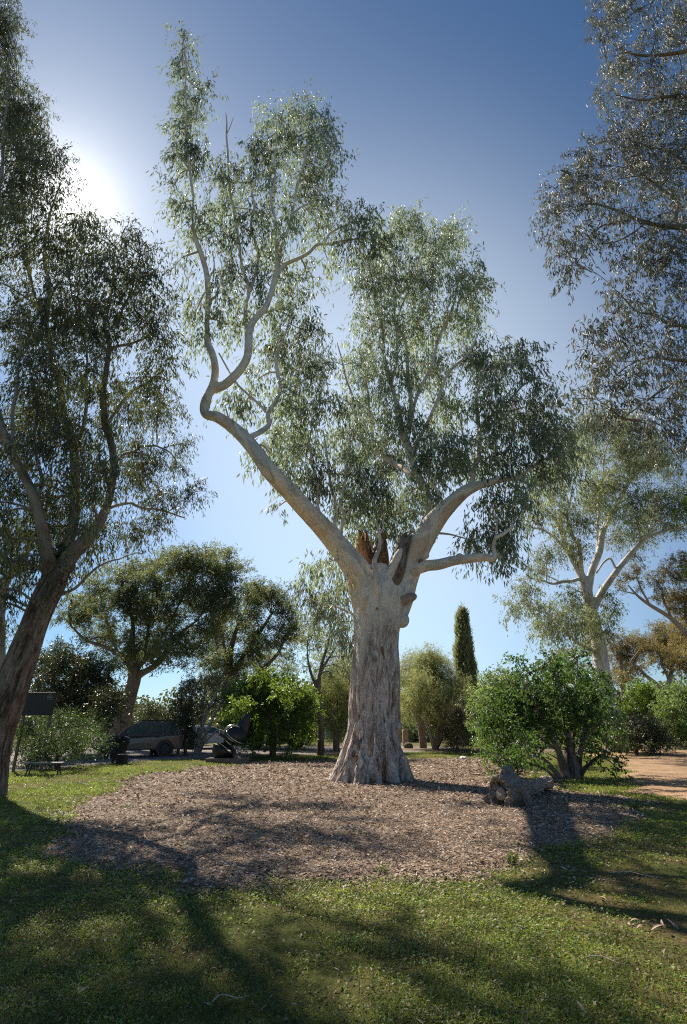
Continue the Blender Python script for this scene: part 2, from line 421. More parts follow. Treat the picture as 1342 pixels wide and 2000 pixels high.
class Tree:
    def __init__(s, name, label, cat, base, bark, leaf, group=None):
        s.root = thing(name, label, cat, base, 0, group)
        s.bark, s.leaf = bark, leaf
        s.S = []; s.R = []; s.k = 0
    def note(s, pts, rad):
        s.S.append(pts); s.R.append(rad)
    def limb(s, lst, k=9, rough=0.17, wig=0.09, name='limb', note=True):
        s.k += 1
        pts, rad = px_path(lst, 7, wig, s.k * 3.3)
        mb = MB(); mb.tube(pts, rad, k, rough, seed=s.k * 1.7)
        mb.tint = [np.full(mb.n, 0.12)]
        o = mb.build(name, s.bark, s.root, True)
        if note: s.note(pts, rad)
        return o
    def fused(s, lists, voxel, rough_z, base_lobes=None, amp=0.03, extra=None, k=24, name='trunk', n=8, patchy=0.0):
        """trunk and main limbs melted into one surface, with ridged bark on the lower part"""
        mb = MB(); paths = []
        for i, l in enumerate(lists):
            pts, rad = px_path(l, n, 0.03 if i else 0.0, i * 5.1)
            paths.append((pts, rad)); s.note(pts, rad)
            mb.tube(pts, rad, 64 if i == 0 else k, 0.0, lobes=base_lobes if i == 0 else None)
        if extra: extra(mb)
        tmp = bpy.data.objects.new('tmp', mb.mesh('tmp')); COL.objects.link(tmp)
        md = tmp.modifiers.new('r', 'REMESH'); md.mode = 'VOXEL'; md.voxel_size = voxel
        sm = tmp.modifiers.new('s', 'SMOOTH'); sm.factor = 0.5; sm.iterations = 3
        dg = bpy.context.evaluated_depsgraph_get()
        me = bpy.data.meshes.new_from_object(tmp.evaluated_get(dg))
        bpy.data.objects.remove(tmp)
        nV = len(me.vertices)
        V = np.zeros(nV * 3, np.float32); me.vertices.foreach_get('co', V); V = V.reshape(-1, 3).astype(float)
        Nn = np.zeros(nV * 3, np.float32); me.vertices.foreach_get('normal', Nn); Nn = Nn.reshape(-1, 3)
        bk = cyl_coords(V, paths)
        z0, z1 = rough_z
        rg = np.clip((z1 - V[:, 2] + (0.9 + 1.4 * patchy) * fbm(bk * np.array([1.0, 1.0, 0.22]) + 3, 3)) / (z1 - z0), 0, 1)
        ridge = np.abs(fbm(bk * np.array([5, 5, 0.55]), 4))
        lump = fbm(bk * np.array([1.3, 1.3, 0.7]) + 9, 3)
        flute = fbm(bk * np.array([2.2, 2.2, 0.18]) + 4, 2)
        V = V + Nn * (amp * (-1.6 * ridge * rg + 0.5 * lump + 0.35 * flute * (0.3 + rg)))[:, None]
        me.vertices.foreach_set('co', V.astype(np.float32).ravel())
        a = me.attributes.new('bark', 'FLOAT_VECTOR', 'POINT'); a.data.foreach_set('vector', bk.astype(np.float32).ravel())
        a = me.attributes.new('tint', 'FLOAT', 'POINT'); a.data.foreach_set('value', (0.25 + 0.75 * rg).astype(np.float32))
        me.polygons.foreach_set('use_smooth', np.ones(len(me.polygons), dtype=bool))
        me.name = name; me.update()
        return link(name, me, s.bark, s.root)
    def crown(s, clumps, per_m2=120, L=0.16, Wd=0.03, m=14, stem=0.55, hang=1.0, spread=0.8, out=0.6, hub_r=0.03,
              shell=0.45, tw=0.012, name='crown', twigname='twigs', tints=(0.25, 0.8), upward=0.0, depth_only=None, squash=1.0, jit=0.22, scale=1.0, behind=0.0):
        S = np.concatenate(s.S); Rr = np.concatenate(s.R); q = proj(S)
        lv = MB(); tg = MB()
        for c in clumps:
            px, py, rx, ry = c[:4]; rx *= scale; ry *= scale
            if depth_only is not None: Y = depth_only + (c[4] if len(c) > 4 else rng.normal() * spread)
            else:
                i = int(((q[:, 0] - px) ** 2 + (q[:, 1] - py) ** 2).argmin())
                Y = S[i, 1] + (c[4] if len(c) > 4 else rng.normal() * spread + behind)
            ctr = P(px, py, Y); dpt = depth(ctr)
            rw = np.array([rx / F * dpt, 0.5 * (rx + ry) / F * dpt * squash, ry / F * dpt])
            area = math.pi * rw[0] * rw[2]
            ns = max(3, int(area * per_m2 / m))
            d = unit(rng.normal(size=(ns, 3))); rr = rng.random(ns) ** shell
            sp = ctr + d * rr[:, None] * rw * (1 + jit * rng.normal(size=(ns, 1)))
            sd = unit(d * out + np.array([0, 0, upward]) + 0.5 * rng.normal(size=(ns, 3)))
            sp[:, 2] = np.maximum(sp[:, 2], H(sp[:, 0], sp[:, 1]) + 0.06)
            # hub branch from the nearest limb
            hub = ctr - np.array([0, 0, 0.25 * rw[2]])
            dist = np.linalg.norm(S - hub, axis=1) + 0.6 * np.maximum(0, S[:, 2] - hub[2])
            j = int(dist.argmin())
            a = S[j]; md = (a + hub) / 2 + np.array([0, 0, 0.12 * np.linalg.norm(a - hub)]) + rng.normal(size=3) * 0.06 * np.linalg.norm(a - hub)
            pts = catmull([a, md, hub], 4)
            r0 = min(Rr[j] * 0.6, hub_r * 1.8)
            tg.tube(pts, np.linspace(max(r0, hub_r * 0.7), hub_r * 0.45, len(pts)), 5, 0, cap=False, seed=px)
            # twigs, bent, three-sided
            cen = pts[rng.integers(len(pts) // 2, len(pts), ns)]
            mid = (cen + sp) / 2 + rng.normal(size=(ns, 3)) * 0.10 * np.linalg.norm(sp - cen, axis=1)[:, None]
            nt = max(2, int(ns * 0.28)); cen, mid, spt = cen[:nt], mid[:nt], sp[:nt]
            for aa, bb, ra, rb in ((cen, mid, tw, tw * 0.75), (mid, spt, tw * 0.75, tw * 0.4)):
                ax = unit(bb - aa); u = unit(np.cross(ax, np.array([0.31, 0.2, 0.93]))); w = np.cross(ax, u)
                ring = [u * math.cos(t) + w * math.sin(t) for t in (0, 2.094, 4.189)]
                v = np.stack([aa + ring[0] * ra, aa + ring[1] * ra, aa + ring[2] * ra, bb + ring[0] * rb, bb + ring[1] * rb, bb + ring[2] * rb], 1).reshape(-1, 3)
                o = (np.arange(nt) * 6)[:, None]
                f = np.concatenate([o + np.array([0, 1, 4, 3]), o + np.array([1, 2, 5, 4]), o + np.array([2, 0, 3, 5])])
                tg.add(v, f)
            # leaves
            u = rng.random((ns, m)); st = stem * (0.6 + 0.8 * rng.random((ns, 1)))
            pos = sp[:, None] + sd[:, None] * (st * u)[..., None]
            pos[..., 2] -= hang * 0.35 * stem * u * u
            pos = (pos + rng.normal(size=(ns, m, 3)) * 0.10 * stem).reshape(-1, 3)
            dr = np.repeat(sd, m, 0) * 0.35 + rng.normal(size=(ns * m, 3)) * 0.55 + np.array([0, 0, -hang + upward])
            ct = tints[0] + (tints[1] - tints[0]) * rng.random()
            tt = np.clip(np.repeat(ct + 0.12 * rng.normal(size=ns), m), 0, 1)
            lv.leaves(pos, dr, L * (0.7 + 0.6 * rng.random(ns * m)), Wd * (0.7 + 0.6 * rng.random(ns * m)), tint=tt)
        if tg.n: tg.build(twigname, s.bark, s.root)
        return lv.build(name, s.leaf, s.root)

def inside(poly, x, y):
    poly = np.asarray(poly, float); r = np.zeros(np.shape(x), bool)
    x0, y0 = poly[-1]
    for x1, y1 in poly:
        c = ((y0 > y) != (y1 > y)) & (x < (x1 - x0) * (y - y0) / (y1 - y0 + 1e-12) + x0)
        r ^= c; x0, y0 = x1, y1
    return r

def edge_dist(poly, x, y):
    """signed distance to the polygon, positive inside"""
    poly = np.asarray(poly, float); d = np.full(np.shape(x), 1e9)
    for (x0, y0), (x1, y1) in zip(poly, np.roll(poly, -1, 0)):
        ex, ey = x1 - x0, y1 - y0
        t = np.clip(((x - x0) * ex + (y - y0) * ey) / (ex * ex + ey * ey + 1e-12), 0, 1)
        d = np.minimum(d, np.hypot(x - x0 - t * ex, y - y0 - t * ey))
    return np.where(inside(poly, x, y), d, -d)

def fill(poly, r, step, keep=0.9, flat=1.0, inset=0.6, seed=1):
    """scatter clumps of radius about r over a photo polygon"""
    g = np.random.default_rng(seed); poly = np.asarray(poly, float); pts = []; out = []
    lo, hi = poly.min(0), poly.max(0)
    for _ in range(int((hi - lo).prod() / step ** 2 * 14)):
        x, y = lo + g.random(2) * (hi - lo)
        e = float(edge_dist(poly, np.array(x), np.array(y)))
        if e < r * inset * g.random(): continue
        if any((x - a) ** 2 + (y - b) ** 2 < step * step for a, b in pts): continue
        pts.append((x, y))
        if g.random() < keep:
            k = 0.7 + 0.6 * g.random()
            if e < r * k: k = max(0.55, min(k, e / r + 0.35))
            out.append((x, y, r * k, r * k * flat))
    return out
# ------------------------------------------------------------------ the great river gum
YM = 20.8
def main_lobes(th, pts):
    z = pts[:, 2][:, None]
    f = np.clip(1 - (z + 0.1) / 1.7, 0, 1) ** 1.8
    t = th[None]
    lob = 0.06 + 0.04 * np.cos(3 * t + 0.6) + 0.05 * np.cos(5 * t + 2.0) + 0.04 * np.cos(9 * t + 1.0)
    hi = 0.035 * np.cos(4 * t + 0.5 * z) + 0.03 * np.cos(7 * t + 1.2 + 0.3 * z)
    return 1 + f * lob + hi

gum = Tree('river_gum', 'huge old river gum with flared pale trunk standing alone in the bark mulch', 'tree', G(728, 1528), M['gum_bark'], M['gum_leaf'])
def main_extra(mb):
    # burls and swellings on the right side of the neck, a cut knot, knob on the low limb, root toes
    for px, py, r, Y in ((784, 1211, 15, 20.6), (783, 1187, 13, 20.6), (788, 1170, 12, 20.5), (773, 1418, 13, 20.5), (898, 1089, 8, 19.7), (862, 1020, 8, 20.2), (845, 1056, 7, 20.5), (830, 1084, 9, 20.5)):
        c = P(px, py, Y); rr = r / F * depth(c)
        bm = bmesh.new(); bmesh.ops.create_icosphere(bm, subdivisions=3, radius=rr)
        mb.bm(bm, c)
    b = G(728, 1528)
    for a, ln, w in ((195, 1.22, .30), (222, 1.25, .32), (248, 1.15, .34), (276, 0.95, .2), (308, 1.0, .26), (338, 1.08, .28), (165, 1.2, .30), (120, 1.3, .35), (60, 1.3, .35), (10, 1.15, .3)):
        d = np.array([math.cos(math.radians(a)), math.sin(math.radians(a)), 0])
        pts = catmull([b + d * 0.70 + [0, 0, 1.8], b + d * 0.80 + [0, 0, 1.15], b + d * 0.94 + [0, 0, 0.6], b + d * (ln - .05) + [0, 0, 0.14], b + d * (ln + .15) + [0, 0, -0.15]], 5)
        mb.tube(pts, np.interp(np.linspace(0, 1, len(pts)), [0, .25, .5, .75, 1], [.05, w * .55, w * .8, w * .85, w * .7]), 14)
TR = [(722, 1552, YM, 104), (723, 1520, YM, 103), (726, 1490, YM, 102), (729, 1455, YM, 101), (731, 1420, YM, 99), (731, 1370, YM, 96), (733, 1310, YM, 94),
      (735, 1255, YM, 87), (736, 1205, YM, 92), (737, 1165, YM, 96), (742, 1128, YM, 84), (746, 1105, YM, 40)]
LL = [(728, 1225, YM, 62), (718, 1165, YM, 70), (703, 1125, 20.5, 58), (682, 1094, 20.1, 49), (653, 1058, 19.6, 43), (626, 1026, 19.1, 39), (601, 1000, 18.6, 36), (565, 959, 18.1, 35), (528, 922, 17.9, 33),
      (501, 885, 17.8, 29), (477, 855, 17.9, 27), (450, 831, 18.1, 24), (424, 814, 18.3, 23), (404, 810, 18.4, 20), (399, 797, 18.4, 19), (404, 778, 18.4, 18), (420, 760, 18.3, 17), (441, 750, 18.2, 16)]
LB = [(420, 760, 18.3, 16), (441, 750, 18.2, 17), (464, 727, 18.1, 16), (481, 700, 18, 15), (486, 672, 18, 14), (487, 648, 18, 13), (496, 624, 18, 12), (518, 599, 18, 11), (532, 568, 18, 10), (540, 536, 18, 9)]
LA = [(402, 795, 18.4, 14), (408, 770, 18.3, 14), (417, 748, 18.2, 13), (420, 722, 18.1, 13), (416, 695, 18, 12), (407, 670, 18, 12), (405, 645, 18, 12), (405, 620, 17.9, 11.5), (408, 580, 17.8, 11), (405, 540, 17.7, 10), (394, 500, 17.6, 9), (381, 460, 17.5, 8), (376, 420, 17.4, 6.5), (378, 380, 17.4, 5)]
LG = [(760, 1215, YM, 58), (777, 1165, YM, 62), (790, 1130, YM, 52), (806, 1090, 20.7, 49), (824, 1056, 20.5, 46), (844, 1025, 20.3, 42), (868, 997, 20.1, 34), (893, 973, 20, 28), (913, 957, 19.9, 24), (940, 946, 19.8, 17), (971, 938, 19.7, 13), (1006, 934, 19.6, 10), (1028, 929, 19.6, 8)]
LJ = [(796, 1122, 20.6, 26), (812, 1112, 20.4, 24), (835, 1105, 20.1, 21), (858, 1102, 19.9, 20), (886, 1096, 19.7, 18), (917, 1092, 19.5, 17), (944, 1089, 19.3, 15), (960, 1091, 19.2, 12), (965, 1080, 19.2, 9), (963, 1066, 19.2, 8), (967, 1050, 19.1, 7)]
LH = [(806, 1092, 20.7, 22), (822, 1048, 20.8, 22), (838, 1005, 21, 21), (838, 980, 21.2, 17), (826, 948, 21.5, 16), (814, 922, 21.6, 16), (805, 898, 21.7, 16), (794, 865, 21.8, 15), (782, 826, 21.9, 13), (775, 788, 22, 11), (763, 749, 22, 9), (752, 715, 22, 8)]
def fwd(l): return [(x, y, Y - (1.7 * min(1, max(0, (640 - x) / 120)) if y > 850 else 1.7) if (Y < 19.3 and x < 725 and y < 1090) else Y, w) for x, y, Y, w in l]
gum.fused([TR, fwd(LL), fwd(LB), fwd(LA), LG, LJ, LH], 0.03, (2.6, 5.2), main_lobes, 0.075, main_extra, patchy=1.0)
def g(*a, **k): return gum.limb(fwd(a), **k)
# upper left limb system
g((540, 536, 18, 8.5), (542, 500, 18, 7), (540, 460, 18, 6.5), (536, 420, 18, 6), (530, 380, 18, 5), (536, 340, 18, 4), (540, 260, 18, 2.5), (552, 215, 18, 1.5))
g((540, 540, 18, 7), (556, 520, 18, 7), (580, 506, 17.9, 6.5), (604, 492, 17.8, 6), (620, 476, 17.7, 6), (644, 476, 17.6, 5), (676, 469, 17.5, 4), (716, 466, 17.4, 2.5))
g((632, 476, 17.7, 4.5), (648, 458, 17.6, 4), (675, 444, 17.4, 3), (704, 430, 17.3, 2))
g((541, 530, 18, 6.5), (552, 480, 18.2, 6), (564, 440, 18.3, 6), (576, 400, 18.4, 5.5), (584, 352, 18.5, 5), (596, 304, 18.6, 4), (606, 255, 18.6, 2))
g((570, 420, 18.3, 4), (590, 400, 18.2, 3.5), (622, 378, 18.1, 3), (640, 330, 18, 2))
g((486, 652, 18, 8), (479, 628, 18.2, 8), (480, 592, 18.4, 7.5), (488, 570, 18.5, 7), (477, 528, 18.6, 5.5), (468, 488, 18.7, 5), (460, 452, 18.8, 5), (454, 408, 18.9, 4.5), (448, 360, 19, 4.5), (444, 304, 19, 4), (443, 250, 19, 3), (440, 222, 19, 1.5))
g((443, 262, 19, 2.2), (450, 246, 19, 1.8), (456, 228, 19, 1.2))
g((487, 572, 18.5, 6), (496, 548, 18.4, 5.5), (503, 508, 18.3, 5), (498, 472, 18.2, 5), (493, 440, 18.1, 5), (496, 400, 18, 4.5), (489, 380, 18, 4), (496, 352, 18, 3), (508, 338, 18, 2))
g((378, 382, 17.4, 5), (371, 340, 17.4, 4.5), (368, 290, 17.3, 4), (364, 230, 17.3, 3.5), (360, 170, 17.3, 3), (362, 110, 17.3, 2), (361, 62, 17.3, 1.2))
g((380, 455, 17.5, 4), (396, 420, 17.6, 3), (410, 412, 17.7, 2.5), (430, 414, 17.8, 2))
g((406, 545, 17.7, 4), (414, 520, 17.9, 3), (418, 490, 18, 2))
# limb standing on the left limb
g((484, 862, 17.9, 13), (494, 851, 18, 12), (511, 842, 18.2, 11), (526, 831, 18.4, 10), (524, 811, 18.5, 9), (538, 784, 18.7, 9), (546, 757, 18.8, 8), (541, 727, 18.9, 7.5), (539, 697, 19, 7), (551, 673, 19, 5), (560, 650, 19.1, 3.5), (566, 620, 19.2, 2))
g((524, 810, 18.5, 5), (504, 787, 18.4, 5), (481, 767, 18.3, 4.5), (460, 747, 18.2, 4), (437, 714, 18.1, 3.5), (425, 692, 18, 3))
g((490, 855, 17.9, 4), (473, 836, 18.1, 4), (452, 818, 18.3, 3.5), (440, 790, 18.4, 2.5))
g((546, 755, 18.8, 5), (566, 765, 19, 4), (585, 800, 19.2, 3), (590, 830, 19.3, 2))
# shoots on top of the left limb
g((640, 1044, 19.4, 9), (630, 1018, 19.5, 7), (619, 992, 19.6, 6), (618, 965, 19.7, 5.5), (611, 898, 19.8, 5), (605, 865, 19.9, 4.5), (585, 808, 20, 4), (571, 750, 20.1, 2.5))
g((655, 1060, 19.7, 11), (655, 1030, 19.8, 10), (658, 1008, 19.9, 8), (654, 984, 20, 6), (644, 950, 20.1, 5), (640, 900, 20.3, 4), (632, 840, 20.4, 3))
g((662, 1066, 19.8, 8), (666, 1044, 19.8, 7), (668, 1022, 19.9, 6), (673, 1009, 20, 6), (666, 989, 20, 5), (668, 968, 20.1, 4.5), (677, 938, 20.2, 4.5), (678, 890, 20.4, 3.5), (690, 840, 20.5, 2.5))
g((672, 1010, 20, 4.5), (682, 1000, 20, 4.5), (690, 988, 20, 4), (700, 960, 20.2, 3), (716, 920, 20.3, 2))
# crown uprights
g((752, 716, 22, 7), (750, 688, 22, 6), (745, 640, 22.1, 5), (735, 600, 22.2, 4), (728, 550, 22.2, 3), (722, 500, 22.2, 2))
g((764, 752, 22, 6), (772, 710, 21.8, 5), (774, 660, 21.7, 4.5), (772, 600, 21.6, 4), (768, 540, 21.6, 3), (766, 480, 21.5, 2))
g((806, 892, 21.7, 10), (817, 857, 21.5, 8), (832, 826, 21.4, 7.5), (852, 784, 21.2, 6.5), (879, 726, 21, 5.5), (917, 688, 20.8, 4), (935, 650, 20.7, 2.5))
g((800, 846, 21.7, 7), (806, 803, 21.6, 7), (821, 765, 21.5, 6.5), (844, 707, 21.4, 6), (859, 661, 21.4, 5.5), (871, 634, 21.4, 5), (888, 590, 21.4, 3.5), (898, 545, 21.3, 2))
g((797, 835, 21.8, 7), (802, 796, 22, 7.5), (797, 746, 22.1, 7.5), (794, 688, 22.2, 6.5), (788, 660, 22.2, 6), (778, 620, 22.3, 4.5), (800, 560, 22.4, 3.5), (820, 500, 22.4, 2.5), (838, 450, 22.4, 1.8))
g((806, 930, 21.6, 12), (787, 915, 22.2, 11), (772, 905, 22.8, 10), (745, 890, 23.4, 10), (722, 876, 23.8, 9), (707, 858, 24.1, 8), (700, 830, 24.3, 6), (690, 780, 24.5, 4.5), (672, 720, 24.6, 3.5), (660, 670, 24.7, 2))
g((722, 876, 23.8, 7), (728, 850, 23.6, 6), (722, 800, 23.4, 5), (712, 740, 23.4, 4), (700, 680, 23.4, 2.5))
g((852, 990, 20.6, 9), (858, 972, 20.3, 7), (856, 958, 20.2, 6), (848, 946, 20.1, 5), (850, 925, 20, 3))
# on the right limb
g((918, 955, 19.9, 12), (922, 935, 20, 10), (925, 915, 20.1, 9), (932, 880, 20.3, 8.5), (934, 842, 20.5, 8), (934, 811, 20.6, 7), (930, 785, 20.7, 5.5), (938, 745, 20.8, 4), (950, 700, 20.9, 2.5))
g((934, 852, 20.5, 6), (941, 832, 20.4, 6), (955, 815, 20.2, 5.5), (971, 803, 20.1, 5), (998, 780, 19.9, 4), (1025, 749, 19.7, 3.5), (1056, 738, 19.5, 2), (1080, 746, 19.4, 1.5))
g((960, 812, 20.2, 4), (985, 806, 20, 3.5), (1010, 800, 19.8, 3), (1036, 790, 19.7, 2))
g((920, 930, 20, 7), (916, 914, 20.1, 6), (911, 884, 20.3, 5.5), (905, 850, 20.5, 4), (898, 810, 20.7, 3))
g((1012, 933, 19.6, 6), (1040, 911, 19.4, 5), (1063, 897, 19.3, 4.5), (1095, 890, 19.2, 3.5), (1120, 872, 19.1, 2))
g((1028, 922, 19.5, 4), (1044, 895, 19.6, 4), (1050, 870, 19.7, 3), (1062, 845, 19.8, 2))
g((1020, 932, 19.6, 6), (1030, 945, 19.4, 4), (1050, 948, 19.3, 3.5), (1082, 948, 19.2, 2.5))
g((1012, 934, 19.6, 5), (1008, 955, 19.7, 4), (1000, 985, 19.8, 3), (990, 1000, 19.9, 2))
g((967, 1052, 19.1, 7), (986, 1038, 19, 6), (998, 1028, 19, 4.5), (996, 1016, 19, 3))
g((966, 1054, 19.1, 5), (968, 1030, 19.3, 4), (970, 1012, 19.4, 3))
# the pale shoot that climbs out of the fork, the left twig
g((737, 1160, 20.0, 13), (736, 1134, 19.9, 12), (733, 1108, 19.8, 10), (732, 1094, 19.8, 9), (739, 1076, 19.9, 8.5), (742, 1060, 20, 7), (741, 1042, 20, 5.5), (735, 1022, 20, 3), (731, 1012, 20, 2), rough=0.06, wig=0.0)
g((741, 1044, 20, 4), (746, 1028, 20, 3), (745, 1015, 20.1, 2.5), (751, 1006, 20.1, 1.8))
g((690, 1200, 21, 5), (676, 1192, 21.3, 4.5), (655, 1183, 21.6, 4), (628, 1178, 21.9, 3.5), (605, 1165, 22.2, 2))

g((752, 1152, 20.35, 12), (762, 1122, 20.1, 17), (776, 1090, 20.1, 16), (786, 1070, 20.2, 11), (790, 1062, 20.3, 6), rough=0.2, wig=0.0)
M['rot'] = mat_bark('rotten red wood', [(0.48, 0.27, 0.14), (0.36, 0.17, 0.08), (0.24, 0.15, 0.10)], [(0.42, 0.21, 0.10), (0.20, 0.10, 0.055)], (0.05, 0.03, 0.02), 1.0)
M['deadwood'] = mat_bark('dead grey wood', [(0.40, 0.34, 0.29), (0.26, 0.2, 0.16), (0.3, 0.25, 0.21)], [(0.27, 0.215, 0.175), (0.12, 0.092, 0.072)], (0.03, 0.022, 0.018), 1.0)
def snag(lst, mat, seed, name='broken_stub', top=0.5):
    """a hollow broken stub with a jagged torn rim"""
    pts, rad = px_path(lst, 8); k = 28
    mb = MB(); mb.tube(pts, rad, k, 0.22, cap=False, seed=seed)
    V = mb.v[0].reshape(len(pts), k, 3); th = np.linspace(0, 2 * math.pi, k, endpoint=False)
    jag = top * (fbm(np.stack([np.cos(th) * 2.2 + seed, np.sin(th) * 2.2, th * 0], -1), 4))
    ax = unit(pts[-1] - pts[-3])
    for i in range(len(pts)):
        f = max(0, (i / (len(pts) - 1) - 0.35) / 0.65) ** 2
        V[i] += (jag * f)[:, None] * ax
    inner = []
    n = len(pts)
    for i in range(n - 1, n // 2, -1):
        c = V[i].mean(0); inner.append(c + (V[i] - c) * 0.72)
    base = mb.n; IV = np.concatenate(inner); bk = mb.bark[0]
    mb.add(IV, [], np.tile(bk[-k:], (len(inner), 1))); j = np.arange(k); j2 = (j + 1) % k
    mb.q.append(np.stack([base - k + j, base - k + j2, base + j2, base + j], -1))
    for a in range(len(inner) - 1):
        mb.q.append(np.stack([base + a * k + j, base + a * k + j2, base + (a + 1) * k + j2, base + (a + 1) * k + j], -1))
    mb.f.append(tuple(int(x) for x in base + (len(inner) - 1) * k + j))
    mb.tint = [np.full(mb.n, 0.9)]
    return mb.build(name, mat, gum.root, True)
tag(snag([(722, 1130, 20.9, 42), (716, 1103, 21, 38), (711, 1076, 21.1, 31), (707, 1052, 21.1, 23)], M['rot'], 3.1, top=0.9), 'rotten orange-brown stub of a broken limb in the fork')
tag(snag([(738, 1125, 21.1, 36), (742, 1098, 21.2, 36), (744, 1070, 21.3, 27), (747, 1042, 21.3, 10)], M['rot'], 8.6, top=0.8), 'taller torn red-brown stub with pointed top in the fork')
tag(snag([(752, 1172, 20.8, 14), (762, 1146, 20.4, 28), (772, 1118, 20.3, 34), (781, 1088, 20.35, 32), (791, 1062, 20.4, 27), (798, 1046, 20.4, 20)], M['deadwood'], 5.2, 'dead_limb', 0.35), 'dark hollow dead limb lying against the right limb')
mb = MB()
pts, rad = px_path([(786, 1174, 20.3, 20), (796, 1170, 20.25, 20), (806, 1165, 20.2, 18), (808, 1163, 20.15, 13)], 5)
mb.tube(pts, rad, 16, 0.12); mb.tint = [np.full(mb.n, 0.5)]
tag(mb.build('cut_knot', M['pink_bark'], gum.root, True), 'sawn knot on the right side of the neck')

CL = [(362, 72, 18, 26), (357, 125, 24, 36), (372, 150, 16, 30), (364, 190, 30, 42), (372, 240, 32, 44), (366, 290, 32, 44), (374, 330, 28, 38), (345, 250, 16, 20), (402, 175, 12, 36), (352, 395, 28, 34), (392, 415, 28, 36), (342, 360, 20, 16), (372, 460, 26, 28), (345, 300, 18, 26), (395, 300, 18, 30), (355, 500, 18, 20),
      (432, 330, 26, 36), (470, 345, 26, 36), (442, 395, 32, 40), (426, 450, 28, 36), (478, 440, 36, 36), (512, 290, 30, 44), (545, 235, 38, 34), (590, 225, 40, 36), (555, 290, 42, 42), (625, 250, 34, 44), (610, 310, 40, 44), (600, 360, 44, 34), (540, 370, 34, 36), (645, 300, 18, 60), (565, 440, 36, 34), (612, 420, 44, 34), (650, 400, 26, 26), (520, 420, 24, 34), (700, 418, 30, 38), (685, 465, 46, 24), (722, 450, 28, 36), (640, 505, 26, 20), (500, 300, 14, 26),
      (455, 520, 34, 36), (505, 545, 34, 36), (428, 565, 28, 36), (432, 625, 32, 28), (384, 600, 26, 40), (392, 655, 22, 24), (468, 605, 26, 36), (540, 600, 36, 44), (575, 560, 26, 30), (600, 640, 36, 36), (545, 675, 46, 44), (592, 715, 46, 46), (628, 705, 24, 34), (560, 520, 26, 26), (520, 490, 26, 30), (600, 540, 26, 22),
      (505, 735, 26, 28), (480, 785, 36, 34), (450, 775, 20, 22), (560, 775, 46, 44), (620, 785, 56, 44), (558, 845, 46, 46), (530, 880, 36, 34), (600, 865, 46, 46), (625, 930, 36, 46), (560, 910, 36, 34), (545, 985, 9, 16), (590, 935, 26, 30),
      (762, 455, 40, 44), (800, 430, 40, 34), (735, 480, 30, 40), (712, 540, 30, 46), (762, 545, 56, 56), (852, 470, 46, 50), (885, 450, 24, 40), (822, 540, 60, 56), (902, 535, 44, 50), (930, 560, 26, 40), (742, 630, 54, 56), (822, 635, 60, 56), (905, 615, 46, 50), (925, 690, 36, 40), (700, 705, 36, 40), (762, 725, 56, 56), (842, 725, 56, 46), (702, 790, 44, 42), (772, 805, 52, 46), (692, 850, 56, 56), (750, 890, 56, 56), (832, 850, 46, 46), (872, 795, 46, 44), (882, 870, 40, 46), (722, 950, 64, 46), (800, 955, 54, 44), (770, 1000, 56, 34), (684, 925, 36, 56), (694, 985, 36, 40), (858, 945, 24, 34), (706, 1046, 36, 26, 2.4), (778, 1046, 26, 26, 1.6), (735, 1005, 40, 22, 1.8), (840, 900, 40, 40), (655, 985, 20, 26),
      (952, 715, 44, 44), (985, 690, 30, 36), (1025, 695, 30, 40), (960, 775, 52, 44), (1040, 735, 32, 24), (1010, 800, 54, 46), (1082, 752, 16, 14), (1070, 805, 46, 44), (1040, 860, 54, 46), (960, 845, 46, 44), (902, 900, 36, 36), (1100, 850, 44, 44), (985, 900, 46, 34), (1095, 910, 46, 34), (940, 900, 36, 34), (1000, 985, 44, 40), (958, 968, 36, 26), (1025, 958, 36, 34), (1040, 920, 40, 30), (1130, 880, 24, 30),
      (950, 1035, 40, 34), (918, 1050, 24, 26), (978, 1060, 26, 36), (992, 1098, 24, 18), (990, 1030, 26, 22), (940, 1070, 30, 14),
      (620, 1105, 36, 26), (600, 1150, 36, 26), (650, 1165, 36, 36), (622, 1190, 26, 28), (668, 1215, 24, 36), (684, 1080, 24, 26, 2.0), (668, 1130, 24, 30, 1.2), (640, 1080, 20, 16, 1.2), (682, 1250, 14, 26, 1.0)]
CL = [((c[0], c[1], c[2] * 0.80, c[3]) + c[4:]) if i < 16 else c for i, c in enumerate(CL)]
gum.crown(CL, per_m2=600, L=0.25, Wd=0.052, m=15, stem=0.75, hang=1.0, upward=-0.45, out=0.5, spread=0.8, hub_r=0.035, tw=0.009, jit=0.12, scale=0.84, behind=0.5, tints=(0.05, 0.95))

# knot holes sunk into the trunk
_tm = [o for o in gum.root.children if o.name.startswith('trunk')][0]
_v = np.zeros(len(_tm.data.vertices) * 3, np.float32); _tm.data.vertices.foreach_get('co', _v); _v = _v.reshape(-1, 3); _q = proj(_v)
for px, py, rx, rz in ((736, 1186, .05, .05), (820, 1094, .10, .12), (747, 1268, .04, .16), (728, 1108, .06, .05), (694, 1480, .07, .13)):
    m_ = np.hypot(_q[:, 0] - px, _q[:, 1] - py) < 3.5
    if not m_.any(): continue
    i_ = np.where(m_)[0][_q[m_, 2].argmin()]; c_ = _v[i_].astype(float)
    bm = bmesh.new(); bmesh.ops.create_icosphere(bm, subdivisions=3, radius=1.0)
    for w_ in bm.verts: w_.co = Vector((w_.co.x * rx, w_.co.y * .03, w_.co.z * rz)) * (1 + .25 * float(vnoise(np.array([w_.co]) * 2 + px)[0]))
    mb = MB(); mb.bm(bm, c_); mb.tint = [np.full(mb.n, .9)]
    mb.build('knot_hole', M['rot'], gum.root, True)
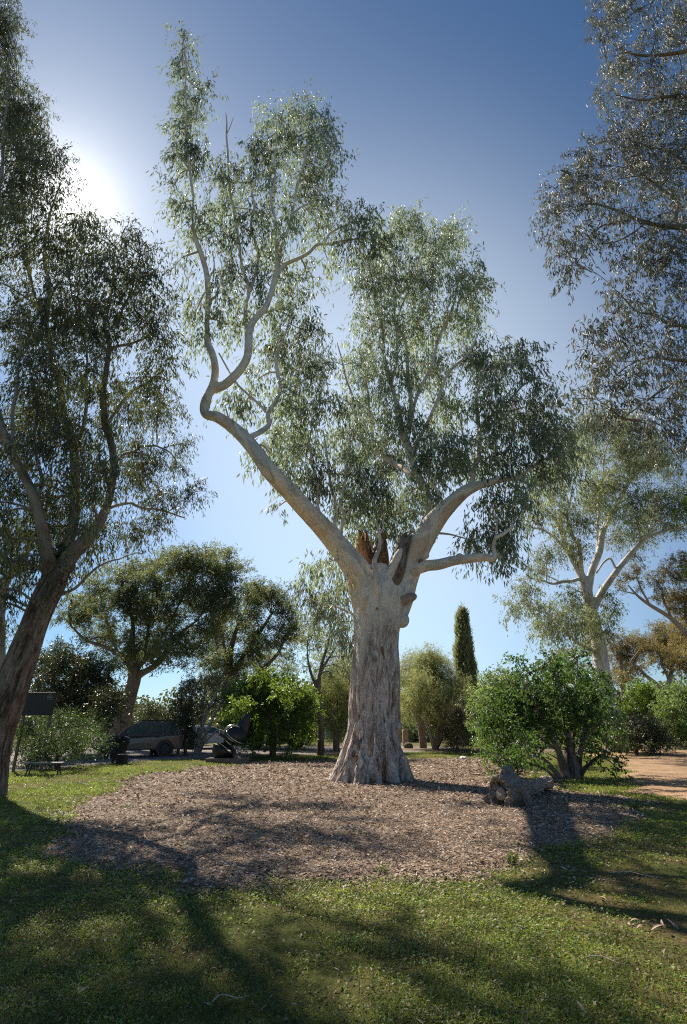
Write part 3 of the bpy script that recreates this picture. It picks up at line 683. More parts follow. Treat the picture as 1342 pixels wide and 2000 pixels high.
# ------------------------------------------------------------------ the leaning gum on the left, close to the camera
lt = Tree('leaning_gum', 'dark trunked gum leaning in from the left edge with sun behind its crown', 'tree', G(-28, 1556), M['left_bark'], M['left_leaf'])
L0 = [(-34, 1590, 15.9, 88), (-32, 1552, 15.9, 82), (-20, 1480, 15.8, 73), (-5, 1425, 15.8, 69), (13, 1373, 15.7, 66), (38, 1299, 15.6, 58), (65, 1224, 15.5, 50), (90, 1165, 15.5, 50), (106, 1135, 15.5, 48), (117, 1118, 15.5, 38)]
L1 = [(100, 1145, 15.5, 36), (125, 1106, 15.5, 34), (142, 1078, 15.5, 31), (168, 1052, 15.4, 27), (190, 1022, 15.4, 22), (203, 998, 15.4, 18), (215, 960, 15.5, 16), (222, 906, 15.6, 14), (216, 862, 15.7, 14), (206, 833, 15.8, 14)]
L2 = [(118, 1105, 15.6, 26), (134, 1057, 15.9, 22), (145, 1018, 16.2, 19), (148, 950, 16.5, 17), (144, 880, 16.8, 16), (129, 829, 17, 15), (116, 752, 17.2, 14), (103, 700, 17.4, 12)]
L3 = [(100, 1135, 15.5, 34), (97, 1108, 15.3, 29), (90, 1078, 15, 25), (82, 1035, 14.8, 22), (69, 980, 14.6, 20), (47, 932, 14.4, 19), (17, 872, 14.2, 18), (0, 829, 14.1, 17), (-18, 760, 14, 15), (-30, 690, 14, 12)]
def back(x, y):
    far = min(8.0, max(0.0, (x - 218) / 120.0 * 8.0)) * min(1.0, max(0.0, (y - 740) / 60.0))
    return far - 1.8 * min(1.0, max(0.0, (x - 140) / 60.0)) * min(1.0, max(0.0, (800 - y) / 70.0))
def bk_(p): return [(x, y, Y + back(x, y), w) for x, y, Y, w in p]
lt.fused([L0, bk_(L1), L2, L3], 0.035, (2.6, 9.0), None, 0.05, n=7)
def l(*a, **k): return lt.limb(bk_(a), **k)
l((206, 835, 15.8, 14), (202, 765, 16, 12), (210, 700, 16.2, 10), (213, 672, 16.3, 9), (205, 640, 16.4, 6), (214, 600, 16.5, 4), (222, 540, 16.6, 3), (225, 480, 16.7, 2))
l((211, 690, 16.2, 7), (199, 672, 16.3, 6), (176, 640, 16.4, 5), (154, 609, 16.5, 4), (140, 560, 16.6, 3), (130, 500, 16.7, 2))
l((213, 680, 16.2, 6), (245, 669, 16.2, 5), (275, 662, 16.1, 4), (302, 655, 16, 3), (325, 672, 16, 2))
l((228, 640, 16.2, 5), (240, 600, 16.2, 4), (262, 560, 16.2, 3), (280, 500, 16.2, 2))
l((103, 702, 17.4, 11), (92, 640, 17.6, 9), (96, 570, 17.8, 8), (88, 500, 18, 6), (100, 420, 18.2, 4), (118, 360, 18.3, 2.5))
l((92, 640, 17.6, 7), (70, 580, 17.4, 6), (52, 500, 17.2, 5), (46, 400, 17, 4), (40, 280, 17, 3), (30, 150, 17, 2))
l((-28, 700, 14, 11), (-20, 600, 14.2, 9), (-5, 480, 14.4, 7), (4, 350, 14.6, 5), (10, 220, 14.8, 4), (20, 100, 15, 2.5))
l((110, 1166, 15.5, 7), (150, 1147, 15.4, 6), (176, 1121, 15.4, 5), (202, 1100, 15.3, 4), (240, 1086, 15.3, 3), (280, 1078, 15.2, 2))
l((205, 995, 15.4, 8), (240, 985, 15.6, 6), (275, 988, 15.8, 5), (315, 1000, 16.1, 4), (360, 1010, 16.4, 2.5))
l((222, 905, 15.6, 7), (255, 880, 15.8, 5.5), (290, 870, 16.2, 4.5), (325, 880, 16.6, 3), (345, 905, 16.8, 2))
l((206, 830, 15.8, 7), (236, 790, 16, 6), (262, 760, 16.2, 5), (300, 735, 16.4, 4), (330, 740, 16.6, 2.5))
l((144, 880, 16.8, 9), (165, 830, 17.1, 7), (172, 770, 17.4, 6), (168, 700, 17.7, 4), (160, 640, 18, 3))
l((69, 980, 14.6, 9), (80, 930, 14.8, 7), (66, 860, 15, 6), (72, 800, 15.2, 4.5), (60, 720, 15.4, 3))
l((17, 872, 14.2, 9), (30, 830, 14.2, 7), (28, 760, 14.2, 6), (40, 680, 14.2, 4), (34, 600, 14.2, 3))
POLY_L = [(-60, -40), (22, -5), (50, 100), (84, 200), (78, 260), (118, 300), (150, 370), (190, 410), (218, 450), (285, 465), (318, 520), (335, 590), (320, 630), (352, 700), (335, 735), (345, 790), (362, 850), (345, 890), (375, 930), (402, 1005), (365, 1015), (310, 1040), (200, 1080), (150, 1130), (60, 1160), (-60, 1190)]
cl = fill(POLY_L, 35, 36, 0.76, 1.0, 0.7, 3) + [(60, 300, 38, 36), (28, 350, 38, 38), (50, 425, 38, 36), (18, 250, 38, 38), (62, 232, 26, 30), (168, 436, 30, 28), (30, 160, 28, 40), (10, 80, 30, 40)]
cl = [c for c in cl if math.hypot(c[0] - 138, c[1] - 385) > 50]
cl = [c + (back(c[0], c[1]) + rng.normal() * (1.2 if c[1] > 780 or c[0] < 150 else 0.5),) for c in cl]
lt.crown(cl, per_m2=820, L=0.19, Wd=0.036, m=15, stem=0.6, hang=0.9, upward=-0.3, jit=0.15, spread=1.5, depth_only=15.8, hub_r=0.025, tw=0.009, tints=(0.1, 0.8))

l2 = Tree('slender_gum', 'slender dark gum stem at the left edge behind the leaning gum', 'tree', G(-20, 1510), M['left_bark'], M['left_leaf'])
l2.fused([[(-20, 1530, 22, 26), (-12, 1440, 22, 20), (0, 1340, 22, 15), (4, 1270, 22, 13), (3, 1200, 22, 12), (-6, 1150, 22, 10)]], 0.04, (1, 3), None, 0.02)
l2.limb([(3, 1210, 22, 10), (8, 1150, 22, 13), (30, 1108, 21.5, 12), (56, 1074, 21, 11), (76, 1035, 20.5, 10), (88, 1005, 20, 8), (96, 960, 20, 5), (102, 900, 20, 3)])
l2.crown(fill([(-50, 1040), (40, 1000), (120, 960), (110, 1060), (50, 1120), (20, 1260), (-50, 1250)], 30, 34, 0.7, 1, 0.6, 5), per_m2=420, L=0.16, Wd=0.032, spread=1.0)

# ------------------------------------------------------------------ the gum whose branches hang in from the right
rt = Tree('overhanging_gum', 'near gum hanging silvery grey leaves in from the right edge against blue sky', 'tree', P(1760, 1560, 11.5) * [1, 1, 0], M['brown_bark'], M['right_leaf'])
b0 = P(1760, 1560, 11.5)
rt.fused([[(1765, 1640, 11.5, 95), (1755, 1450, 11.5, 78), (1735, 1200, 11.5, 66), (1720, 1000, 11.5, 60), (1700, 760, 11.6, 52), (1660, 500, 11.8, 42), (1600, 250, 12, 30), (1560, 20, 12, 20)]], 0.04, (2, 6), None, 0.04)
def r_(*a, **k): return rt.limb(list(a), **k)
r_((1672, 600, 11.7, 26), (1560, 520, 11.6, 20), (1440, 470, 11.6, 16), (1342, 447, 11.5, 12), (1290, 442, 11.5, 10), (1236, 432, 11.4, 7), (1191, 410, 11.4, 5), (1155, 400, 11.3, 3.5), (1120, 405, 11.3, 2), name='limb')
r_((1330, 445, 11.5, 8), (1317, 425, 11.6, 8), (1319, 403, 11.7, 7), (1299, 373, 11.8, 6), (1272, 355, 11.9, 4.5), (1240, 330, 12, 3), (1215, 300, 12, 2))
r_((1440, 470, 11.6, 12), (1390, 400, 11.9, 10), (1342, 340, 12.1, 8), (1325, 315, 12.2, 7), (1294, 297, 12.3, 5), (1255, 285, 12.4, 3), (1225, 262, 12.5, 2))
r_((1230, 430, 11.4, 4.5), (1195, 432, 11.3, 4), (1165, 450, 11.2, 3), (1140, 490, 11.2, 2), (1122, 520, 11.2, 1.5))
r_((1260, 436, 11.4, 4), (1230, 455, 11.3, 3.5), (1200, 470, 11.2, 2.5), (1168, 476, 11.1, 2))
r_((1690, 740, 11.6, 22), (1560, 690, 11.5, 16), (1430, 655, 11.3, 11), (1342, 638, 11.2, 8), (1312, 634, 11.2, 6.5), (1281, 616, 11.1, 5), (1240, 605, 11, 3.5), (1205, 570, 11, 2))
r_((1430, 660, 11.3, 10), (1380, 715, 11.1, 8), (1342, 706, 11, 7), (1308, 700, 11, 6), (1263, 697, 10.9, 4), (1220, 720, 10.9, 3), (1185, 760, 10.8, 2))
r_((1705, 900, 11.5, 20), (1560, 800, 11.2, 14), (1420, 760, 11, 9), (1342, 745, 11, 6), (1300, 760, 10.9, 5), (1260, 790, 10.8, 3.5), (1220, 820, 10.8, 2))
r_((1570, 60, 12, 16), (1460, 60, 12, 12), (1380, 90, 12, 9), (1300, 110, 12, 6), (1240, 100, 12, 4), (1195, 80, 12, 2))
r_((1620, 300, 12, 18), (1480, 230, 12, 13), (1390, 190, 12, 9), (1310, 190, 12, 6), (1250, 200, 12, 4), (1200, 190, 12, 2))
r_((1342, 447, 11.5, 7), (1310, 490, 11.6, 5), (1290, 530, 11.7, 4), (1250, 540, 11.8, 2.5))
RC = fill([(1160, -40), (1160, 60), (1182, 120), (1165, 190), (1185, 230), (1230, 290), (1400, 300), (1400, -40)], 34, 36, 0.9, 1, 0.6, 11)
RC += fill([(1055, 400), (1085, 340), (1135, 285), (1200, 240), (1260, 250), (1400, 260), (1400, 470), (1290, 520), (1240, 510), (1200, 470), (1130, 470), (1070, 470)], 32, 34, 0.9, 1, 0.6, 12)
RC += [(1090, 490, 22, 34), (1120, 510, 24, 40), (1105, 545, 14, 22), (1135, 470, 26, 30), (1215, 500, 26, 26), (1260, 510, 30, 30), (1300, 500, 30, 30), (1310, 560, 34, 34), (1345, 540, 30, 40)]
RC += fill([(1140, 640), (1165, 600), (1200, 540), (1260, 560), (1290, 600), (1400, 590), (1400, 880), (1340, 870), (1300, 840), (1240, 790), (1180, 780), (1130, 790), (1135, 720)], 32, 35, 0.78, 1, 0.6, 14)
RC += [(1200, 800, 40, 26), (1150, 770, 26, 22), (1250, 830, 36, 30), (1310, 860, 40, 30), (1345, 890, 30, 30), (1120, 775, 16, 14)]
rt.crown(RC, per_m2=820, L=0.145, Wd=0.030, m=13, stem=0.34, hang=1.2, spread=0.6, hub_r=0.013, tw=0.006, tints=(0.2, 0.9))

# ------------------------------------------------------------------ background trees
wg = Tree('white_gum', 'tall white trunked gum behind the green bush on the right', 'tree', G(1207, 1468), M['white_bark'], M['white_leaf'])
WT = [(1210, 1490, 40, 44), (1206, 1462, 40, 40), (1198, 1420, 40, 37), (1188, 1370, 40, 33), (1177, 1315, 40, 30), (1169, 1255, 40, 27), (1158, 1210, 40, 24), (1150, 1175, 40, 21), (1145, 1150, 40, 20), (1135, 1123, 40, 15), (1117, 1088, 40, 13), (1101, 1053, 40, 10), (1093, 1004, 40, 7)]
W2 = [(1148, 1160, 40, 15), (1156, 1116, 40, 14), (1170, 1081, 40, 13), (1180, 1032, 40, 11), (1201, 993, 40, 9), (1229, 941, 40, 8), (1261, 902, 40, 6)]
W3 = [(1157, 1200, 40, 15), (1163, 1182, 40, 14), (1177, 1154, 40, 13), (1205, 1116, 40, 11.5), (1236, 1077, 40, 10), (1264, 1049, 40, 8), (1303, 1035, 40, 6)]
wg.fused([WT, W2, W3], 0.06, (0.5, 4), None, 0.03)
def w_(*a, **k): return wg.limb(list(a), k=6, wig=0.15)
w_((1138, 1130, 40, 10), (1133, 1095, 39.5, 9), (1131, 1067, 39, 8), (1117, 1046, 39, 7), (1110, 1004, 39, 5), (1120, 950, 39, 3))
w_((1168, 1085, 40, 8), (1168, 1040, 40.5, 7), (1168, 990, 41, 6), (1177, 948, 41, 4.5), (1180, 890, 41, 3), (1200, 840, 41, 2))
w_((1101, 1053, 40, 7), (1080, 1010, 39.5, 5), (1062, 990, 39, 4), (1050, 960, 39, 2.5))
w_((1135, 1130, 40, 8), (1089, 1138, 39, 6), (1060, 1132, 38.5, 4), (1030, 1128, 38, 2.5))
w_((1156, 1272, 40, 8), (1128, 1252, 39, 7), (1093, 1224, 38.5, 5), (1068, 1200, 38, 4), (1040, 1190, 38, 2))
w_((1112, 1080, 40, 6), (1070, 1040, 40.5, 5), (1040, 1030, 41, 3.5), (1020, 1020, 41, 2))
w_((1110, 985, 39, 4), (1100, 930, 39.2, 3.5), (1110, 870, 39.4, 2.5), (1130, 820, 39.5, 2))
w_((1229, 941, 40, 5), (1240, 900, 40, 4), (1235, 860, 40, 2.5))
w_((1303, 1035, 40, 5), (1338, 1025, 40, 4.5), (1380, 990, 40, 3))
w_((1264, 1049, 40, 5), (1275, 1010, 40, 4), (1300, 960, 40, 3))
w_((1205, 1116, 40, 5), (1195, 1090, 40, 4.5), (1180, 1098, 40, 4), (1165, 1120, 40, 3))
w_((1160, 1270, 39.8, 5), (1122, 1290, 39, 4), (1108, 1320, 38.6, 3), (1104, 1350, 38.4, 2))
WC = fill([(985, 1185), (1010, 1130), (1045, 1090), (1110, 1120), (1145, 1190), (1150, 1270), (1120, 1290), (1080, 1255), (1020, 1225)], 25, 27, 0.68, 0.9, 0.6, 21)
WC += fill([(1035, 980), (1075, 900), (1120, 830), (1160, 790), (1230, 800), (1300, 860), (1320, 920), (1280, 960), (1240, 1000), (1180, 1020), (1100, 1040), (1050, 1050)], 28, 30, 0.68, 0.9, 0.6, 22)
WC += fill([(1215, 1020), (1280, 955), (1345, 920), (1360, 1000), (1300, 1060), (1240, 1085), (1210, 1060)], 24, 27, 0.75, 0.8, 0.6, 23)
WC += [(1190, 1180, 14, 34), (1150, 1215, 26, 26), (1185, 1225, 12, 24), (1120, 1065, 24, 24), (1075, 1080, 26, 20), (1150, 1250, 22, 22), (1090, 1300, 22, 26), (1200, 1050, 18, 20)]
wg.crown(WC, per_m2=620, L=0.22, Wd=0.05, m=14, stem=0.8, hang=1.0, spread=2.0, hub_r=0.04, tw=0.015)

def quick(name, label, base, bark, leaf, trunks, limbs, clumps, group=None, voxel=0.06, cat='tree', **kw):
    t = Tree(name, label, cat, G(*base), bark, leaf, group)
    t.fused(trunks, voxel, (0, 2), None, 0.02, n=5)
    for a in limbs: t.limb(a, k=6, wig=0.12)
    d = dict(per_m2=598, L=0.2, Wd=0.055, m=14, stem=0.6, hang=0.4, spread=1.6, hub_r=0.03, tw=0.012)
    d.update(kw); d['per_m2'] *= 1.3; t.crown(clumps, **d); return t

quick('spreading_tree', 'broad brownish tree spreading over the dark parked car', (228, 1470), M['brown_bark'], M['brown_leaf'],
      [[(226, 1490, 44, 46), (230, 1444, 44, 38), (243, 1392, 44, 30), (256, 1350, 44, 26), (263, 1318, 44, 24), (257, 1273, 44, 14), (260, 1225, 44, 9)],
       [(262, 1330, 44, 15), (276, 1316, 44, 13), (309, 1295, 44, 11), (335, 1258, 44, 8), (354, 1236, 44, 6)],
       [(262, 1322, 44, 14), (250, 1295, 44, 12), (232, 1277, 44, 9), (201, 1262, 44, 8), (164, 1247, 44, 6), (138, 1221, 44, 4)],
       [(263, 1310, 44, 12), (283, 1288, 44.5, 10), (305, 1258, 45, 8), (328, 1221, 45, 6), (350, 1180, 45, 4)]],
      [[(260, 1225, 44, 8), (255, 1180, 44, 6), (240, 1140, 44, 4), (230, 1110, 44, 2)], [(350, 1180, 45, 5), (370, 1140, 45, 4), (390, 1100, 45, 2)], [(354, 1236, 44, 5), (385, 1210, 44, 4), (420, 1170, 44, 3), (445, 1130, 44, 2)],
       [(230, 1277, 44, 6), (215, 1230, 44, 5), (200, 1180, 44, 3), (190, 1140, 44, 2)], [(283, 1288, 44.5, 6), (290, 1220, 45, 5), (300, 1160, 45, 3), (305, 1110, 45, 2)]],
      fill([(115, 1205), (150, 1150), (200, 1110), (280, 1085), (350, 1068), (430, 1062), (485, 1105), (490, 1160), (445, 1210), (410, 1250), (375, 1300), (330, 1320), (285, 1290), (240, 1320), (190, 1270), (150, 1235)], 23, 20, 0.84, 0.8, 0.4, 31), jit=0.35, per_m2=546, hang=0.2)
quick('umbrella_gum', 'round topped olive gum behind the bright green tree', (462, 1462), M['brown_bark'], M['brown_leaf'],
      [[(464, 1480, 50, 26), (458, 1400, 50, 21), (450, 1340, 50, 19), (447, 1297, 50, 16), (455, 1250, 50, 10), (470, 1210, 50, 6)], [(450, 1340, 50, 13), (470, 1290, 50, 10), (505, 1240, 50, 7), (530, 1200, 50, 5)], [(455, 1390, 50, 12), (500, 1320, 50, 9), (540, 1280, 50, 7), (560, 1240, 50, 4)]],
      [[(447, 1297, 50, 8), (435, 1250, 50, 6), (430, 1210, 50, 3)]],
      fill([(400, 1230), (425, 1200), (445, 1160), (480, 1140), (515, 1132), (550, 1152), (578, 1190), (592, 1230), (590, 1300), (550, 1330), (500, 1350), (450, 1360), (400, 1340), (390, 1280)], 21, 19, 0.84, 0.8, 0.4, 32), jit=0.35, hang=0.2)
quick('dark_leafy_tree', 'dark dense tree beside the leaning trunk above the left shrub', (150, 1470), M['brown_bark'], M['dark_leaf'],
      [[(150, 1490, 36, 22), (152, 1430, 36, 18), (150, 1380, 36, 14), (140, 1330, 36, 9)], [(152, 1420, 36, 12), (180, 1370, 36, 9), (205, 1340, 36, 6)]], [[(148, 1385, 36, 8), (115, 1340, 36, 6), (100, 1300, 36, 3)]],
      fill([(68, 1330), (85, 1270), (120, 1255), (150, 1275), (200, 1295), (240, 1330), (235, 1395), (195, 1410), (140, 1395), (90, 1385)], 22, 19, 0.9, 0.85, 0.6, 33), per_m2=780)
quick('multi_stem_tree', 'small tree with several pale leaning stems beside the black sculpture', (385, 1472), M['white_bark'], M['dull_leaf'],
      [[(383, 1486, 38, 14), (388, 1450, 38, 9), (398, 1410, 38, 7), (415, 1370, 38, 5), (432, 1335, 38, 3)], [(382, 1480, 38, 9), (382, 1440, 38, 7), (375, 1400, 38, 5), (365, 1360, 38, 3)], [(386, 1478, 38, 9), (400, 1440, 38, 7), (418, 1400, 38, 5.5), (436, 1365, 38, 4)], [(384, 1478, 38, 8), (392, 1430, 38, 6), (396, 1380, 38, 4.5), (400, 1340, 38, 3)]],
      [[(382, 1450, 38, 5), (360, 1420, 38, 4), (345, 1385, 38, 3)], [(386, 1462, 38, 5), (410, 1438, 38, 4), (440, 1410, 38, 3)]],
      fill([(310, 1380), (330, 1340), (380, 1318), (440, 1325), (455, 1360), (430, 1385), (395, 1375), (350, 1405), (320, 1405)], 18, 19, 0.8, 0.8, 0.6, 34), voxel=0.04, per_m2=598)
quick('bright_green_tree', 'bright green leafy tree behind the black sculpture', (532, 1474), M['brown_bark'], M['green_leaf'],
      [[(532, 1490, 36, 15), (533, 1450, 36, 12), (530, 1410, 36, 9), (520, 1370, 36, 6), (510, 1345, 36, 4)], [(533, 1450, 36, 8), (560, 1400, 36, 7), (580, 1360, 36, 4)]], [[(531, 1430, 36, 6), (490, 1400, 36, 5), (465, 1370, 36, 3)]],
      fill([(437, 1370), (455, 1340), (495, 1325), (540, 1308), (580, 1325), (612, 1355), (618, 1400), (605, 1440), (560, 1452), (500, 1448), (460, 1435), (440, 1405)], 21, 19, 0.92, 0.85, 0.55, 35), per_m2=780, L=0.17, Wd=0.075, hang=0.5)
quick('slim_pale_gum', 'slim gum with dark straight stem left of the great trunk', (626, 1474), M['brown_bark'], M['white_leaf'],
      [[(626, 1490, 37, 17), (627, 1440, 37, 13), (626, 1390, 37, 11), (622, 1345, 37, 9), (628, 1300, 37, 7), (640, 1260, 37, 5), (648, 1220, 37, 3)], [(622, 1350, 37, 7), (606, 1310, 37, 6), (600, 1270, 37, 4), (605, 1225, 37, 3)]],
      [[(628, 1310, 37, 5), (655, 1270, 37, 4), (680, 1240, 37, 2)]],
      fill([(583, 1250), (598, 1205), (630, 1192), (660, 1210), (700, 1250), (695, 1310), (650, 1325), (610, 1330), (588, 1300)], 17, 21, 0.66, 0.85, 0.5, 36), per_m2=442)
quick('feathery_wattle', 'soft yellow-green feathery wattle just left of the great trunk', (657, 1468), M['pink_bark'], M['wattle_leaf'],
      [[(658, 1486, 41, 16), (656, 1440, 41, 12), (652, 1395, 41, 9), (660, 1345, 41, 6), (668, 1310, 41, 4)], [(657, 1430, 41, 8), (676, 1385, 41, 6), (690, 1340, 41, 4)]], [[(654, 1410, 41, 6), (630, 1375, 41, 4.5), (625, 1340, 41, 3)]],
      fill([(612, 1350), (630, 1305), (655, 1282), (700, 1280), (710, 1400), (680, 1425), (640, 1428), (618, 1400)], 18, 16, 0.92, 1.1, 0.5, 37), per_m2=1092, L=0.26, Wd=0.022, hang=1.0, tints=(0.3, 0.8), stem=0.8, tw=0.01)
quick('wattle_tree', 'yellow-green wattle tree just right of the great trunk', (826, 1466), M['pink_bark'], M['wattle_leaf'],
      [[(827, 1480, 44, 17), (825, 1440, 44, 14), (815, 1395, 44, 10), (802, 1350, 44, 7), (800, 1310, 44, 4)], [(825, 1430, 44, 9), (838, 1380, 44, 7), (848, 1330, 44, 5), (850, 1295, 44, 3)]], [[(818, 1405, 44, 6), (826, 1350, 44, 5), (828, 1300, 44, 3)]],
      fill([(775, 1400), (778, 1320), (792, 1285), (830, 1268), (862, 1278), (880, 1305), (880, 1350), (850, 1380), (820, 1390)], 19, 17, 0.9, 0.95, 0.5, 38), per_m2=1040, L=0.26, Wd=0.024, hang=0.8, tints=(0.3, 0.9), stem=0.8, tw=0.01)
quick('leaning_wattle', 'olive wattle with leaning stems in front of the cypress', (848, 1466), M['pink_bark'], M['wattle_leaf'],
      [[(849, 1480, 42, 13), (853, 1440, 42, 10), (866, 1400, 42, 8), (882, 1350, 42, 5), (890, 1320, 42, 3)], [(850, 1470, 42, 9), (840, 1430, 42, 7), (826, 1400, 42, 5)], [(851, 1465, 42, 9), (872, 1420, 42, 7), (895, 1380, 42, 5)]], [],
      fill([(838, 1400), (855, 1340), (885, 1310), (912, 1325), (922, 1370), (905, 1400), (870, 1400)], 18, 16, 0.9, 0.95, 0.5, 39), per_m2=988, L=0.24, Wd=0.024, hang=0.8, tints=(0.05, 0.6), stem=0.7, tw=0.01)
quick('dull_shrub', 'tall dull brown-grey shrub below the cypress', (895, 1466), M['brown_bark'], M['dull_leaf'],
      [[(893, 1478, 41, 8), (895, 1440, 41, 6), (900, 1400, 41, 4)]], [], fill([(862, 1400), (880, 1378), (905, 1368), (924, 1390), (926, 1456), (865, 1458)], 15, 13, 0.95, 1.0, 0.5, 40), cat='shrub', per_m2=1092, L=0.2, Wd=0.024, hang=0.2, stem=0.6)
quick('pale_green_tree', 'pale green small tree peeping out left behind the big bush', (962, 1480), M['brown_bark'], M['pale_leaf'],
      [[(966, 1490, 30, 14), (968, 1440, 30, 10), (972, 1390, 30, 7), (978, 1340, 30, 4)]], [[(968, 1430, 30, 6), (950, 1395, 30, 5), (940, 1360, 30, 3)]],
      fill([(925, 1400), (935, 1340), (955, 1310), (990, 1310), (1020, 1340), (1020, 1430), (985, 1465), (940, 1450)], 18, 17, 0.9, 0.9, 0.5, 41), per_m2=858, L=0.13, Wd=0.06)
quick('drooping_acacia', 'acacia reaching in from the right edge with flat ochre leaf pads', (1440, 1470), M['pink_bark'], M['ochre_leaf'],
      [[(1445, 1480, 38, 30), (1425, 1380, 38, 24), (1400, 1290, 38, 18), (1370, 1258, 38, 14), (1342, 1240, 38, 11), (1310, 1207, 38, 9), (1270, 1182, 38, 7), (1245, 1163, 38, 5), (1226, 1142, 38, 3)]],
      [[(1312, 1208, 38, 6), (1298, 1180, 38, 4.5), (1292, 1150, 38, 3)], [(1268, 1180, 38, 5), (1252, 1150, 38, 3.5), (1245, 1125, 38, 2)], [(1350, 1245, 38, 7), (1338, 1200, 38, 5), (1345, 1150, 38, 4), (1335, 1110, 38, 3)], [(1240, 1160, 38, 3), (1220, 1155, 38, 2), (1208, 1150, 38, 1.5)]],
      [(1212, 1145, 12, 7, 0), (1225, 1128, 18, 9, .5), (1246, 1113, 18, 8, -.5), (1250, 1145, 8, 8, 0), (1280, 1130, 16, 10, .4), (1300, 1112, 24, 10, -.3), (1330, 1092, 26, 12, .5), (1345, 1120, 26, 14, 0), (1290, 1150, 14, 9, 0), (1312, 1165, 22, 12, .6), (1340, 1170, 30, 22, -.5), (1345, 1210, 26, 24, .3), (1318, 1185, 16, 14, 0), (1282, 1168, 10, 8, 0), (1360, 1260, 26, 26, 0), (1320, 1130, 22, 10, 0)], per_m2=858, hang=0.2, L=0.17, Wd=0.04, stem=0.4)
quick('ochre_gum', 'flat crowned olive-ochre gum right of the white trunk', (1225, 1462), M['pink_bark'], M['ochre_leaf'],
      [[(1226, 1480, 56, 18), (1222, 1400, 56, 14), (1215, 1330, 56, 10), (1212, 1280, 56, 6)]], [[(1216, 1340, 56, 8), (1236, 1300, 56, 6), (1248, 1265, 56, 3)]],
      fill([(1172, 1262), (1195, 1240), (1245, 1240), (1268, 1270), (1255, 1305), (1245, 1335), (1195, 1340), (1178, 1310)], 17, 17, 0.85, 0.7, 0.5, 42), hang=0.1)
quick('ochre_gum', 'dense rounded olive-ochre gum with bare pink fork below near the right edge', (1308, 1462), M['pink_bark'], M['ochre_leaf'],
      [[(1308, 1480, 54, 16), (1308, 1400, 54, 12), (1307, 1340, 54, 11), (1312, 1310, 54, 7), (1318, 1270, 54, 5)], [(1304, 1360, 54, 9), (1285, 1338, 54, 8), (1262, 1320, 54, 7), (1245, 1302, 54, 5), (1232, 1292, 54, 3)]], [[(1307, 1332, 54, 6), (1296, 1300, 54, 5), (1285, 1265, 54, 3)]],
      fill([(1246, 1270), (1262, 1235), (1290, 1212), (1335, 1215), (1360, 1250), (1360, 1310), (1325, 1320), (1300, 1305), (1270, 1295)], 18, 16, 0.92, 0.75, 0.5, 43), hang=0.1)
quick('round_green_tree', 'round fresh green tree beyond the sandy path', (1250, 1462), M['brown_bark'], M['green_leaf'],
      [[(1252, 1478, 50, 12), (1252, 1430, 50, 9), (1250, 1390, 50, 6)]], [], fill([(1206, 1390), (1222, 1350), (1252, 1335), (1290, 1345), (1302, 1390), (1290, 1440), (1215, 1440)], 17, 16, 0.95, 0.85, 0.5, 44), L=0.18, Wd=0.08, per_m2=728)
quick('round_green_tree', 'yellow-green bushy tree at the right edge beyond the path', (1325, 1464), M['brown_bark'], M['pale_leaf'],
      [[(1325, 1478, 46, 11), (1325, 1430, 46, 8), (1322, 1380, 46, 5)]], [], fill([(1280, 1400), (1300, 1350), (1340, 1335), (1365, 1340), (1365, 1445), (1285, 1445)], 17, 15, 0.95, 0.9, 0.5, 45), L=0.18, Wd=0.07, per_m2=728)
quick('dark_green_shrub', 'low dark green shrub at the foot of the white gum', (1245, 1468), M['brown_bark'], M['dark_leaf'],
      [[(1244, 1476, 37, 8), (1243, 1450, 37, 6), (1240, 1425, 37, 4)]], [], fill([(1190, 1420), (1225, 1398), (1265, 1405), (1300, 1430), (1308, 1456), (1195, 1460)], 15, 13, 0.95, 0.9, 0.5, 46), cat='shrub', L=0.16, Wd=0.06, per_m2=988)
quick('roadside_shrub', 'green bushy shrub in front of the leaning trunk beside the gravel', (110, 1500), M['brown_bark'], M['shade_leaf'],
      [[(112, 1506, 27, 9), (112, 1470, 27, 7), (108, 1430, 27, 4)], [(110, 1500, 27, 6), (85, 1460, 27, 5), (62, 1425, 27, 3)]], [[(112, 1480, 27, 4), (150, 1445, 27, 3.5), (175, 1425, 27, 2)]],
      fill([(28, 1440), (50, 1400), (95, 1395), (150, 1395), (198, 1408), (205, 1450), (170, 1472), (120, 1470), (80, 1490), (26, 1495)], 18, 16, 0.95, 0.9, 0.5, 47), cat='shrub', L=0.12, Wd=0.035, per_m2=988)
quick('verge_shrub', 'dark narrow shrub at the tail of the dark parked car', (362, 1474), M['brown_bark'], M['dark_leaf'],
      [[(362, 1482, 36, 8), (362, 1440, 36, 6), (362, 1410, 36, 4)]], [], fill([(347, 1402), (358, 1388), (378, 1396), (381, 1455), (349, 1460)], 11, 11, 0.95, 1.0, 0.5, 48), cat='shrub', L=0.16, Wd=0.05, per_m2=832)
